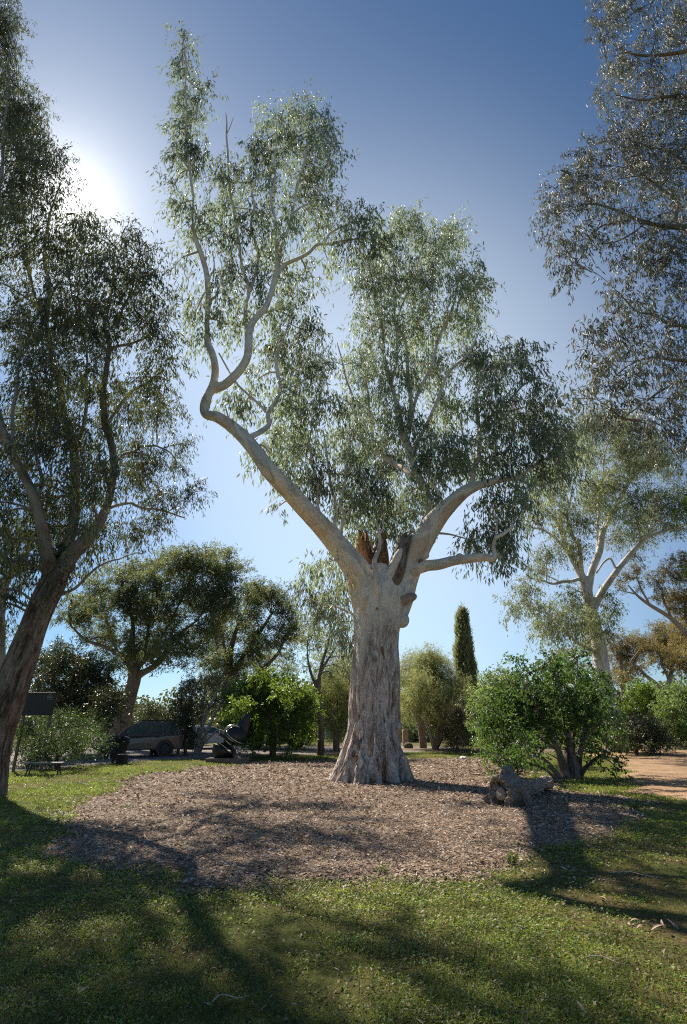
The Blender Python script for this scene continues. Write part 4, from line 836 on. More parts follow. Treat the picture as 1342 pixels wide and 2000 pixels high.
for nm, lb, px, Y, rx, top, lf, sd in (('understory_shrub', 'dark rounded shrub behind the bonnet of the dark car', 212, 47, 40, 1385, 'shade_leaf', 1), ('understory_shrub', 'dark olive shrub above the roof of the dark car', 300, 49, 42, 1375, 'dark_leaf', 2),
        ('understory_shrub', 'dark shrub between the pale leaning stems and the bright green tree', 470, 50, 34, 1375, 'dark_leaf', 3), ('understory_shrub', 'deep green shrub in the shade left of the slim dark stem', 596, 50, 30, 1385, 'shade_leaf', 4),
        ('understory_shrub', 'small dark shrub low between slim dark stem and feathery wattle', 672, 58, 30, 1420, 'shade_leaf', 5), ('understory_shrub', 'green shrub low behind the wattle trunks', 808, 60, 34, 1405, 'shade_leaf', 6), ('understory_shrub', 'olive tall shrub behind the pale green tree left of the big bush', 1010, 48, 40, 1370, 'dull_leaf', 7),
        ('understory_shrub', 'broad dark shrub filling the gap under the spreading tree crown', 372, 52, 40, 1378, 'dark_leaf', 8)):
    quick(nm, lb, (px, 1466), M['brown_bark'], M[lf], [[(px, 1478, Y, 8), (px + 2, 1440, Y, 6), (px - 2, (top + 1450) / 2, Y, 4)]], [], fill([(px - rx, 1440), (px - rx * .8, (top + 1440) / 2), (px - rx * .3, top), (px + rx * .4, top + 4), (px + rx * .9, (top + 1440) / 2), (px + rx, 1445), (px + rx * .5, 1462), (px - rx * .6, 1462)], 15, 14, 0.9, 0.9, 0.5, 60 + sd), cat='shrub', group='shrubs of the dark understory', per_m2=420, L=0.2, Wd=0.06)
gl = Tree('lime_green_tree', 'lime green broad leaved spray poking in at the right edge', 'tree', P(1560, 1540, 16) * [1, 1, 0], M['brown_bark'], M['green_leaf'])
gl.limb([(1560, 1560, 16, 40), (1540, 1300, 16, 30), (1500, 1120, 16, 18), (1440, 1010, 16, 10), (1370, 990, 16, 5), (1325, 985, 16, 2)], name='trunk', k=10)
gl.limb([(1520, 1200, 16, 14), (1440, 1130, 16, 9), (1370, 1112, 16, 5), (1340, 1112, 16, 2)])
gl.crown([(1326, 978, 14, 12, 0), (1338, 998, 14, 12, 0), (1350, 980, 22, 20, 0), (1342, 1112, 10, 10, 0), (1380, 1000, 40, 30, 0), (1400, 1090, 40, 30, 0)], per_m2=330, L=0.11, Wd=0.075, stem=0.3, hang=0.5, tw=0.006)

# cypress
cyp = Tree('cypress', 'dark green columnar cypress standing alone against the pale sky', 'tree', G(918, 1462), M['brown_bark'], M['cypress_leaf'])
cyp.fused([[(918, 1480, 50, 16), (914, 1380, 50, 12), (909, 1290, 50, 8), (904, 1205, 50, 3)]], 0.06, (0, 2), None, 0.02)
lv = MB(); A = np.array([(1190, 903, 2), (1205, 903, 8), (1230, 905, 11), (1262, 906, 14), (1300, 909, 16), (1340, 912, 19), (1400, 915, 20), (1450, 917, 18), (1464, 918, 14)], float)
n = 5200
py = 1192 + 270 * rng.random(n) ** 0.8; cx = np.interp(py, A[:, 0], A[:, 1]); wr = np.interp(py, A[:, 0], A[:, 2])
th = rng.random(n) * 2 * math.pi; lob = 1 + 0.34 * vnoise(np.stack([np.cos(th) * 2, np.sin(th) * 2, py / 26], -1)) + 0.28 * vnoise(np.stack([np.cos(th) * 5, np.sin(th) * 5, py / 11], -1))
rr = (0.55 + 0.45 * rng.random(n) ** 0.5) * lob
c0 = np.array([P(a, b, 50) for a, b in zip(cx, py)]); rw = wr / F * 47 * rr
pos = c0 + np.stack([np.cos(th) * rw, np.sin(th) * rw, 0 * th], -1)
m_ = 9
pp = (np.repeat(pos, m_, 0) + rng.normal(size=(n * m_, 3)) * [0.10, 0.10, 0.2])
dd = np.repeat(np.stack([np.cos(th), np.sin(th), 0 * th], -1), m_, 0) * 0.5 + [0, 0, 1.4] + rng.normal(size=(n * m_, 3)) * 0.35
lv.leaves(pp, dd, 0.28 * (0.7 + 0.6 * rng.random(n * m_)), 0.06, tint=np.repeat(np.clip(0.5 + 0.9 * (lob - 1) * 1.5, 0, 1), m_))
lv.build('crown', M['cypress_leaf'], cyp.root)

# the big bush on the right, near
bb = Tree('big_bush', 'large green bush with black multi-stemmed foot behind the fallen log', 'shrub', G(1112, 1522), M['left_bark'], M['bush_leaf'])
BT = [[(1118, 1535, 21.5, 44), (1116, 1500, 21.5, 36), (1112, 1460, 21.5, 18), (1105, 1410, 21.5, 12), (1098, 1360, 21.5, 7)], [(1108, 1532, 21.3, 24), (1100, 1500, 21.3, 18), (1090, 1465, 21.2, 13), (1065, 1415, 21, 8), (1040, 1365, 20.8, 5)],
      [(1124, 1532, 21.6, 22), (1128, 1495, 21.6, 17), (1136, 1450, 21.7, 12), (1150, 1400, 21.8, 8), (1160, 1350, 21.9, 5)], [(1100, 1532, 21.2, 17), (1082, 1505, 21, 11), (1050, 1475, 20.8, 8), (1005, 1450, 20.6, 5)],
      [(1110, 1530, 21.8, 18), (1116, 1480, 22.2, 12), (1122, 1420, 22.4, 8), (1125, 1350, 22.4, 4)], [(1126, 1530, 21.4, 12), (1145, 1500, 21.2, 9), (1172, 1475, 21, 6), (1200, 1465, 21, 3)], [(1094, 1530, 21, 10), (1066, 1505, 20.7, 6), (1030, 1490, 20.4, 4), (1000, 1480, 20.2, 3)]]
bb.fused(BT, 0.03, (0, 9), None, 0.03, n=5)
for a in ([(1098, 1360, 21.5, 6), (1090, 1330, 21.5, 4), (1080, 1300, 21.5, 2)], [(1040, 1365, 20.8, 4), (1022, 1330, 20.8, 3), (1010, 1298, 20.8, 1.5)], [(1160, 1350, 21.9, 4), (1168, 1325, 21.9, 2.5), (1172, 1305, 21.9, 1.5)], [(1050, 1475, 20.8, 5), (1010, 1490, 20.3, 3), (975, 1485, 20, 2)],
          [(1090, 1465, 21.2, 6), (1020, 1420, 21.4, 4.5), (965, 1390, 21.6, 3)], [(1136, 1450, 21.7, 6), (1175, 1410, 21.5, 4), (1198, 1385, 21.4, 2)], [(1125, 1350, 22.4, 4), (1130, 1310, 22.4, 3), (1128, 1285, 22.4, 1.5)], [(1172, 1475, 21, 5), (1190, 1485, 20.8, 3), (1205, 1498, 20.7, 2)]):
    bb.limb(a, k=6, wig=0.08)
BC = fill([(922, 1420), (945, 1375), (975, 1335), (1010, 1300), (1060, 1295), (1125, 1285), (1170, 1312), (1192, 1350), (1203, 1410), (1205, 1450), (1150, 1455), (1080, 1455), (1010, 1475), (950, 1455)], 24, 24, 0.93, 0.75, 0.55, 51)
BC += [(1010, 1292, 14, 12), (1128, 1282, 20, 12), (1075, 1288, 18, 12), (1195, 1470, 18, 14), (1205, 1490, 12, 12), (1160, 1480, 20, 12), (1000, 1482, 26, 12), (960, 1468, 22, 14), (1040, 1480, 26, 12), (990, 1500, 22, 10)]
bb.crown(BC, per_m2=1150, L=0.13, Wd=0.06, m=14, stem=0.4, hang=0.35, spread=1.1, hub_r=0.014, tw=0.006, out=0.9, tints=(0.15, 0.85))

# far woods that read as one mass
fw = MB()
for i in range(260):
    x = -110 + 220 * rng.random(); y = 78 + 50 * rng.random()
    if -0.27 < x / y < -0.24 or -0.325 < x / y < -0.305: continue
    h = 4 + 6 * rng.random(); r = 2.5 + 3 * rng.random(); nn = 420
    p = unit(rng.normal(size=(nn, 3))) * (rng.random((nn, 1)) ** 0.4) * [r, r, h * 0.5] + [x, y, 0.6 + h * 0.5]
    fw.leaves(p, rng.normal(size=(nn, 3)), 0.7, 0.45, tint=0.2 + 0.7 * rng.random())
tag(fw.build('far_trees', M['left_leaf']), 'far belt of trees closing the view at the horizon', 'trees', kind='stuff')
# ------------------------------------------------------------------ ground, mulch bed, gravel road, sandy path
def Gxy(l): return [tuple(G(a, b)[:2]) for a, b in l]
MULCH = Gxy([(112, 1622), (140, 1580), (200, 1545), (290, 1514), (390, 1500), (520, 1490), (640, 1486), (800, 1483), (930, 1482), (985, 1490), (1045, 1510), (1085, 1545), (1190, 1560), (1260, 1590), (1200, 1640), (1130, 1650), (1050, 1660), (990, 1690), (930, 1712), (820, 1722), (700, 1735), (560, 1732), (440, 1735), (370, 1742), (300, 1720), (200, 1690), (130, 1655)])
ROAD = Gxy([(-120, 1512), (60, 1506), (160, 1497), (260, 1489), (400, 1481), (520, 1476), (680, 1472), (900, 1466)]) + Gxy([(900, 1459), (700, 1457), (380, 1457), (0, 1462), (-300, 1470)])
PATH = Gxy([(1135, 1474), (1200, 1482), (1225, 1510), (1215, 1530), (1260, 1552), (1500, 1600), (1600, 1510), (1420, 1480), (1342, 1466), (1280, 1462), (1200, 1464)])
MULCH2 = Gxy([(760, 1462), (1050, 1463), (1300, 1458), (1500, 1457), (1500, 1462), (1280, 1464), (1050, 1470), (900, 1469), (770, 1467)])

def nz2(x, y, s, o=0.0, k=4):
    x = np.asarray(x, float)
    return fbm(np.stack([x * s + o, np.asarray(y, float) * s - o, np.zeros_like(x)], -1).reshape(-1, 3), k).reshape(x.shape)
def mulch_d(x, y): return edge_dist(MULCH, x, y) + 0.9 * nz2(x, y, 0.6, 3.1) + 0.35 * nz2(x, y, 2.6, 9)
def path_d(x, y): return edge_dist(PATH, x, y) + 0.7 * nz2(x, y, 0.5, 5.5)
def road_d(x, y): return edge_dist(ROAD, x, y) + 0.6 * nz2(x, y, 0.4, 7.7)

def grid(xs, ys, zf):
    X, Y = np.meshgrid(xs, ys); Z = zf(X, Y); n, m = X.shape
    i = (np.arange(n - 1)[:, None] * m + np.arange(m - 1)[None]).reshape(-1, 1)
    return np.stack([X, Y, Z], -1).reshape(-1, 3), np.concatenate([i, i + 1, i + m + 1, i + m], 1)
def axis(a, b, near, step, grow=1.25):
    v = [0.0]; s = step
    while v[-1] < b:
        if v[-1] > near: s *= grow
        v.append(v[-1] + s)
    w = [0.0]; s = step
    while w[-1] > a:
        if w[-1] < -near: s *= grow
        w.append(w[-1] - s)
    return np.array(w[::-1][:-1] + v)

def ground_mat():
    m, nt, N, L, out = newmat('lawn')
    tc = N('ShaderNodeTexCoord')
    def nz(sc, d=8.0, r=0.6):
        z = N('ShaderNodeTexNoise', i_Scale=sc, i_Detail=d, i_Roughness=r); L(tc.outputs['Object'], z.inputs[0]); return z.outputs[0]
    a = ramp(N, nz(0.55), L, [(0.34, (0.065, 0.088, 0.024)), (0.48, (0.120, 0.130, 0.036)), (0.58, (0.160, 0.130, 0.056)), (0.72, (0.19, 0.135, 0.080))])
    a = mixc(N, L, 0.85, a, ramp(N, nz(14, 6, 0.75), L, [(0.30, (0.30, 0.28, 0.24)), (0.5, (0.9, 0.9, 0.85)), (0.75, (1.5, 1.45, 1.2))]), 'MULTIPLY')
    a = mixc(N, L, 0.6, a, ramp(N, nz(70, 4, 0.8), L, [(0.32, (0.35, 0.32, 0.28)), (0.52, (1, 1, 1)), (0.72, (1.7, 1.55, 1.3))]), 'MULTIPLY')
    p = N('ShaderNodeBsdfPrincipled', i_Roughness=0.95); p.inputs['Specular IOR Level'].default_value = 0.1
    L(a, p.inputs['Base Color'])
    b = N('ShaderNodeBump', i_Strength=0.8, i_Distance=0.05); L(nz(22, 6, 0.8), b.inputs['Height']); L(b.outputs[0], p.inputs['Normal'])
    L(p.outputs[0], out.inputs[0]); return m
v, f = grid(axis(-700, 700, 16, 0.22), np.concatenate([axis(-40, 1200, 45, 0.22)]), H)
mb = MB(); mb.add(v, f)
tag(mb.build('ground', ground_mat(), None, True), kind='structure')

def litter_mat(name, cols, sc, bump=1.0):
    m, nt, N, L, out = newmat(name)
    tc = N('ShaderNodeTexCoord'); mp = N('ShaderNodeMapping'); L(tc.outputs['Object'], mp.inputs[0]); mp.inputs['Scale'].default_value = (1, 1, 0.2)
    big = N('ShaderNodeTexNoise', i_Scale=0.8, i_Detail=5.0); L(mp.outputs[0], big.inputs[0])
    vo = N('ShaderNodeTexVoronoi', i_Scale=sc); vo.inputs['Randomness'].default_value = 1.0
    dn = N('ShaderNodeTexNoise', i_Scale=sc * 0.35, i_Detail=4.0); L(mp.outputs[0], dn.inputs[0])
    ad = N('ShaderNodeVectorMath', operation='MULTIPLY_ADD'); L(dn.outputs['Color'], ad.inputs[0]); ad.inputs[1].default_value = (.16, .16, 0); L(mp.outputs[0], ad.inputs[2]); L(ad.outputs[0], vo.inputs[0])
    sp = N('ShaderNodeSeparateColor'); L(vo.outputs['Color'], sp.inputs[0])
    c = ramp(N, sp.outputs[0], L, [((i + 0.5) / len(cols), x) for i, x in enumerate(cols)])
    c = mixc(N, L, 0.8, c, ramp(N, vo.outputs['Distance'], L, [(0.15, (1.1, 1.1, 1.1)), (0.75, (0.30, 0.28, 0.27))]), 'MULTIPLY')
    c = mixc(N, L, 0.7, c, ramp(N, big.outputs[0], L, [(0.35, (0.62, 0.6, 0.58)), (0.65, (1.2, 1.2, 1.2))]), 'MULTIPLY')
    p = N('ShaderNodeBsdfPrincipled', i_Roughness=0.9); p.inputs['Specular IOR Level'].default_value = 0.2
    L(c, p.inputs['Base Color'])
    b = N('ShaderNodeBump', i_Strength=bump, i_Distance=0.03); b.invert = True; L(vo.outputs['Distance'], b.inputs['Height']); L(b.outputs[0], p.inputs['Normal'])
    L(p.outputs[0], out.inputs[0]); return m
CHIPS = [(0.20, 0.13, 0.085), (0.35, 0.245, 0.17), (0.47, 0.355, 0.26), (0.27, 0.17, 0.11), (0.60, 0.48, 0.37), (0.12, 0.08, 0.055)]
M['mulch'] = litter_mat('bark mulch', CHIPS, 26)
M['gravel'] = litter_mat('gravel', [(0.30, 0.26, 0.24), (0.38, 0.34, 0.31), (0.34, 0.30, 0.28)], 40, 0.5)
M['sand'] = litter_mat('sandy earth', [(0.46, 0.30, 0.17), (0.52, 0.35, 0.21), (0.42, 0.27, 0.16)], 30, 0.3)

def sheet(name, poly, dist, mat, step, dome=0.05, extra=1.0):
    p = np.array(poly); lo, hi = p.min(0) - extra, p.max(0) + extra
    hi[1] = min(hi[1], 110)
    xs = np.arange(lo[0], hi[0], step); ys = np.arange(lo[1], hi[1], step)
    def z(X, Y):
        d = dist(X, Y)
        return H(X, Y) + np.clip(d * 0.12, -0.06, dome) + 0.004 + 0.012 * nz2(X, Y, 2.2, 1.0, 3) * (d > 0)
    v, f = grid(xs, ys, z)
    d = dist(v[:, 0], v[:, 1]); keep = (d > -0.5)[f].any(1); f = f[keep]
    u = np.unique(f); mp = np.full(len(v), -1); mp[u] = np.arange(len(u))
    mb = MB(); mb.add(v[u], mp[f])
    return tag(mb.build(name, mat, None, True), kind='structure')
sheet('mulch_bed', MULCH, mulch_d, M['mulch'], 0.2)
sheet('sandy_path', PATH, path_d, M['sand'], 0.35, 0.03)
sheet('gravel_road', ROAD, road_d, M['gravel'], 0.6, 0.03)
sheet('bark_border', MULCH2, lambda x, y: edge_dist(MULCH2, x, y) + 0.5 * nz2(x, y, 0.4, 2), M['mulch'], 0.6, 0.06)

# loose chips on the mulch
def scatter(n, ymin, ymax, power=1.0):
    """points in the view wedge, density falling with distance"""
    u = rng.random(n); y = ymin * (ymax / ymin) ** (u ** power)
    x = (rng.random(n) * 2 - 1) * (0.72 * y + 0.8); return x, y
x, y = scatter(230000, 6.5, 34)
d = mulch_d(x, y); k = d > -0.12 - 1.3 * rng.random(len(x)) ** 5
x, y, d = x[k], y[k], d[k]; n = len(x)
z = H(x, y) + np.clip(d * 0.12, -0.06, 0.05) + 0.006 + 0.02 * rng.random(n); z = np.maximum(z, H(x, y) + 0.006)
a = rng.random(n) * 2 * math.pi; dr = np.stack([np.cos(a), np.sin(a), 0.28 * rng.normal(size=n)], -1)
nm = np.stack([0.35 * rng.normal(size=n), 0.35 * rng.normal(size=n), np.ones(n)], -1)
sc = np.clip(y / 12, 0.75, 2.0); Ls = (0.03 + 0.10 * rng.random(n) ** 2.2) * sc
mb = MB(); mb.leaves(np.stack([x, y, z], -1), dr, Ls, Ls * (0.16 + 0.20 * rng.random(n)), nm, rng.random(n), 0.5, 0.1)
M['chip'] = mat_leaf('loose bark chips', CHIPS + [(0.52, 0.45, 0.38)], (0.1, 0.08, 0.06), 0.0, 0.8, 0.2)
tag(mb.build('mulch_chips', M['chip']), 'loose bark chips and leaf litter spread over the mulch bed', 'mulch', kind='stuff')

# grass and clover
x, y = scatter(640000, 3.2, 48, 1.0)
gd = np.minimum(np.minimum(-mulch_d(x, y), -path_d(x, y)), -road_d(x, y))
thin = nz2(x, y, 0.55, 4.2) + 0.5 * nz2(x, y, 2.3, 8.8)
thin = thin + 0.25 * nz2(x, y, 6.0, 1.8, 2)
k = (gd > -0.05 - 0.3 * rng.random(len(x)) ** 3) & (thin + 0.32 * rng.normal(size=len(x)) > np.where(y < 14, -0.02, -0.26) + 0.16 * np.clip((x - 1.2) / 3, 0, 1) * (y < 12))
x, y, thin = x[k], y[k], thin[k]; n = len(x)
z = H(x, y) + 0.002
clov = rng.random(n) < np.where(y < 13, 0.62, 0.15)
sc = np.clip(y / 5.5, 0.78, 2.0) * (0.75 + 0.8 * rng.random(n) ** 2)
a = rng.random(n) * 2 * math.pi
dr = np.where(clov[:, None], np.stack([np.cos(a), np.sin(a), 0.25 + 0.35 * rng.random(n)], -1), np.stack([0.55 * np.cos(a), 0.55 * np.sin(a), np.ones(n)], -1))
hgt = np.where(clov, 0.008 + 0.03 * rng.random(n), 0.0)
Ls = np.where(clov, 0.014 + 0.014 * rng.random(n), (0.025 + 0.035 * rng.random(n)) * np.clip(y / 10, 1, 1.3)) * np.where(clov, sc, 1.0)
Ws = np.where(clov, Ls * 0.75, 0.0045 * (0.7 + 0.6 * rng.random(n)) * np.clip(y / 5, 1, 4))
nm = np.where(clov[:, None], np.stack([0.4 * rng.normal(size=n), 0.4 * rng.normal(size=n), np.ones(n)], -1), rng.normal(size=(n, 3)))
tint = np.clip(0.40 + 0.45 * thin + 0.55 * nz2(x, y, 5.0, 2.2, 2) + 0.15 * rng.normal(size=n), 0, 1)
mb = MB(); mb.leaves(np.stack([x, y, z + hgt], -1), dr, Ls, Ws, nm, tint, 0.55, 0.08)
M['grass'] = mat_leaf('grass and clover', [(0.055, 0.120, 0.020), (0.10, 0.180, 0.032), (0.165, 0.22, 0.048), (0.25, 0.215, 0.08), (0.32, 0.235, 0.12)], (0.28, 0.36, 0.05), 0.42, 0.5, 0.35)
tag(mb.build('grass', M['grass']), 'short grass and clover of the lawn with worn patches', 'grass', kind='stuff')

# leaf and bark litter on the lawn
x, y = scatter(9000, 3.3, 30, 0.9)
k = mulch_d(x, y) < 0.2; k &= (nz2(x, y, 0.8, 12.0) + 0.35 * rng.normal(size=len(x)) > 0.0); x, y = x[k], y[k]; n = len(x)
a = rng.random(n) * 2 * math.pi; Ls = (0.03 + 0.06 * rng.random(n)) * np.clip(y / 8, 0.8, 1.6)
mb = MB(); mb.leaves(np.stack([x, y, H(x, y) + 0.012 + 0.02 * rng.random(n)], -1), np.stack([np.cos(a), np.sin(a), 0.2 * rng.normal(size=n)], -1), Ls, Ls * (0.14 + 0.16 * rng.random(n)), np.stack([0.4 * rng.normal(size=n), 0.4 * rng.normal(size=n), np.ones(n)], -1), rng.random(n), 0.5, 0.15)
tag(mb.build('leaf_litter', mat_leaf('gum litter', [(0.20, 0.13, 0.08), (0.32, 0.22, 0.14), (0.42, 0.32, 0.22), (0.25, 0.14, 0.09)], (0.15, 0.1, 0.05), 0.1, 0.7)), 'small dry gum leaves and bark bits strewn on the lawn', 'litter', kind='stuff')
# ------------------------------------------------------------------ objects
def metal(name, col, rough=0.35, met=0.0, coat=0.6): return mat_plain(name, col, rough, met, 0.5, 0.06, 3.0, 0.0, coat)
M['tyre'] = mat_plain('tyre rubber', (0.02, 0.02, 0.021), 0.85, var=0.3)
M['rim'] = metal('alloy rim', (0.45, 0.45, 0.46), 0.3, 0.9, 0)
M['glass'] = mat_plain('tinted car glass', (0.025, 0.06, 0.065), 0.06, 0, 0.8, 0.05)
M['trim'] = mat_plain('black trim', (0.02, 0.02, 0.022), 0.5)
M['lamp_glass'] = mat_plain('lamp glass', (0.55, 0.56, 0.58), 0.12, 0.2, 0.8)
M['red_lamp'] = mat_plain('red lamp glass', (0.35, 0.02, 0.015), 0.2)

def lathe(mb, prof, k=28):
    """profile (radius, y) turned about the y axis"""
    p = np.array(prof, float); n = len(p); th = np.linspace(0, 2 * math.pi, k, endpoint=False)
    v = np.stack([p[:, 0:1] * np.cos(th), np.repeat(p[:, 1:2], k, 1), p[:, 0:1] * np.sin(th)], -1).reshape(-1, 3)
    i = np.arange(n - 1)[:, None] * k; j = np.arange(k)[None]; j2 = (j + 1) % k
    mb.add(v, np.stack([i + j, i + k + j, i + k + j2, i + j2], -1).reshape(-1, 4))

def part(mb, name, mat, parent, loc=(0, 0, 0), smooth=False):
    o = mb.build(name, mat, parent, smooth, world=False); o.location = loc; return o

def make_car(name, label, loc, rz, paint, L=4.8, Wd=1.9, belt=1.16, roof=1.86, hood=1.10, x_ws=1.25, x_roof=2.15, x_rear=4.45, wheel_r=0.39, rack=False, cat='car', group='vehicles parked beyond the lawn'):
    t = thing(name, label, cat, loc, rz, group); hw = Wd / 2; x0 = -L / 2
    def S(pts): return [(x + x0, z) for x, z in pts]
    def tum(co): 
        f = 1 - 0.20 * max(0, co.z - belt) / 0.7 * 0.9 - 0.04 * max(0, 0.7 - co.z)
        g = 1 - 0.10 * max(0, (abs(co.x) - (L / 2 - 0.5)) / 0.5) ** 2
        co.y *= f * g; return co
    body = MB()
    body.prism(S([(0.03, 0.42), (0, 0.62), (0.05, hood - 0.22), (0.14, hood - 0.06), (0.34, hood), (x_ws, belt), (L - 0.10, belt), (L - 0.02, 0.85), (L - 0.03, 0.45), (L - 0.2, 0.36), (0.2, 0.34)]), -hw, hw, 0.045, tum)
    body.prism(S([(x_ws - 0.03, belt - 0.05), (x_roof - 0.05, roof - 0.08), (x_roof + 0.25, roof), (x_rear - 0.25, roof), (x_rear, roof - 0.07), (L - 0.12, belt - 0.05)]), -hw + 0.02, hw - 0.02, 0.05, tum)
    part(body, 'body', paint, t)
    def band(pts, name='window'):
        for s in (-1, 1):
            y0 = s * (hw - 0.012)
            mb = MB(); mb.prism(S(pts), y0 - 0.008, y0 + 0.008, 0, tum); part(mb, name, M['glass'], t)
    zt, zb = roof - 0.13, belt + 0.05
    def xs(z): return x_ws + (x_roof - x_ws) * (z - belt) / (roof - belt)
    xa = x_ws + 0.95; w1 = xa + 0.40; span = (x_rear - 0.12 - w1)
    band([(xs(zb) + 0.22, zb), (xs(zt) + 0.16, zt), (w1, zt), (w1, zb)])
    band([(w1 + 0.09, zb), (w1 + 0.09, zt), (w1 + 0.09 + span * 0.46, zt), (w1 + 0.09 + span * 0.50, zb)])
    band([(w1 + 0.2 + span * 0.50, zb), (w1 + 0.17 + span * 0.47, zt), (x_rear - 0.14, zt), (x_rear - 0.02, zb)])
    ws = MB(); d = 0.022; ws.prism(S([(xs(zb) - d, zb), (xs(zt) - d, zt), (xs(zt) - d + 0.03, zt), (xs(zb) - d + 0.03, zb)]), -hw + 0.14, hw - 0.14, 0, tum); part(ws, 'windscreen', M['glass'], t)
    rw = MB(); rw.prism(S([(L - 0.13 + d, zb), (x_rear - 0.03 + d, zt), (x_rear - 0.06 + d, zt), (L - 0.16 + d, zb)]), -hw + 0.16, hw - 0.16, 0, tum); part(rw, 'rear_window', M['glass'], t)
    for xw in (0.19 * L, 0.79 * L):
        for s in (-1, 1):
            a = MB(); lathe(a, [(0.0, s * (hw - 0.05)), (wheel_r + 0.09, s * (hw - 0.05)), (wheel_r + 0.09, s * (hw + 0.006)), (0.0, s * (hw + 0.006))]); part(a, 'wheel_arch', M['trim'], t, (x0 + xw, 0, wheel_r + 0.02))
            wy = s * (hw + 0.012)
            w = MB(); r = wheel_r; lathe(w, [(r * .62, wy - s * .2), (r * .95, wy - s * .2), (r, wy - s * .17), (r, wy - s * .05), (r * .95, wy - s * .01), (r * .66, wy), (r * .64, wy - s * .03)])
            tw_ = part(w, 'wheel', M['tyre'], t, (x0 + xw, 0, r), True)
            q = MB(); lathe(q, [(r * .66, wy - s * .02), (r * .60, wy - s * .05), (r * .2, wy - s * .055), (r * .14, wy - s * .02), (0.001, wy - s * .015)])
            for k in range(6):
                an = k * math.pi / 3; R = Matrix.Rotation(-an, 3, 'Y'); q.box(np.array(R @ Vector((r * .38, wy - s * .03, 0))), (r * .5, .03, .07), R)
            part(q, 'rim', M['rim'], tw_)
    for s in (-1, 1):
        h = MB(); h.box((x0 + 0.12, s * (hw - 0.26), hood - 0.23), (0.22, 0.36, 0.17), None, 0.03); part(h, 'headlight', M['lamp_glass'], t)
        h = MB(); h.box((x0 + L - 0.05, s * (hw - 0.16), belt - 0.17), (0.12, 0.16, 0.34), None, 0.03); part(h, 'tail_light', M['red_lamp'], t)
        h = MB(); h.box((x0 + x_ws + 0.42, s * (hw + 0.09), belt + 0.10), (0.12, 0.20, 0.15), None, 0.03); part(h, 'mirror', paint, t)
        for xd in (w1 - 0.22, w1 + span * 0.42):
            h = MB(); h.box((x0 + xd, s * (hw + 0.008), belt - 0.14), (0.20, 0.03, 0.035), None, 0.008); part(h, 'door_handle', M['trim'], t)
    gmb = MB()
    for z in (0.78, 0.85, 0.92): gmb.box((x0 + 0.015, 0, z), (0.06, hw * 1.0, 0.035), None, 0.008)
    gmb.box((x0 + 0.035, 0, 0.85), (0.05, hw * 1.05, 0.22), None, 0.01); part(gmb, 'grille', M['trim'], t)
    bp = MB(); bp.box((x0 + 0.06, 0, 0.54), (0.22, Wd * 0.93, 0.2), None, 0.05); part(bp, 'bumper', M['trim'], t)
    bp = MB(); bp.box((x0 + L - 0.05, 0, 0.54), (0.2, Wd * 0.93, 0.2), None, 0.05); part(bp, 'bumper', M['trim'], t)
    if rack:
        k = MB()
        for s in (-1, 1):
            k.box((x0 + (x_roof + x_rear) / 2 + .1, s * hw * .70, roof + 0.07), (x_rear - x_roof - .3, 0.035, 0.035), None, 0.01)
            for xx in (x_roof + .4, x_rear - .35): k.box((x0 + xx, s * hw * .70, roof + 0.025), (0.06, 0.035, 0.09))
        for xx in (x_roof + .6, x_rear - .6): k.box((x0 + xx, 0, roof + 0.10), (0.05, hw * 1.5, 0.03), None, 0.008)
        part(k, 'roof_rack', M['trim'], t)
    return t
def gz(x, y): return float(H(np.array([x]), np.array([y]))[0])
def at_px(px, Y):
    p = P(px, 1470, Y); return (p[0], Y, gz(p[0], Y) + 0.03)
make_car('parked_suv', 'dark grey boxy off-road car with roof bars parked under the spreading tree', at_px(268, 35.3), math.radians(24), metal('dark grey paint', (0.06, 0.064, 0.07), 0.35), rack=True)
make_car('parked_wagon', 'silver car half hidden behind the bright green tree', at_px(541, 43), math.radians(6), metal('silver paint', (0.42, 0.43, 0.45), 0.35, 0.3), L=4.7, roof=1.62, belt=1.02, hood=0.95, x_ws=1.3, x_roof=2.15, x_rear=4.2, wheel_r=0.34)
make_car('parked_hatchback', 'white car glimpsed between the pale leaning stems', at_px(405, 45), math.radians(205), metal('white paint', (0.72, 0.73, 0.74), 0.35), L=4.3, roof=1.52, belt=0.98, hood=0.9, x_ws=1.15, x_roof=1.95, x_rear=3.9, wheel_r=0.33)
make_car('parked_van', 'white van far off behind the slim dark stem', at_px(643, 64), math.radians(8), metal('cream paint', (0.66, 0.67, 0.66), 0.4), L=4.6, roof=1.95, belt=1.15, hood=1.05, x_ws=0.8, x_roof=1.5, x_rear=4.5, wheel_r=0.34, cat='van')

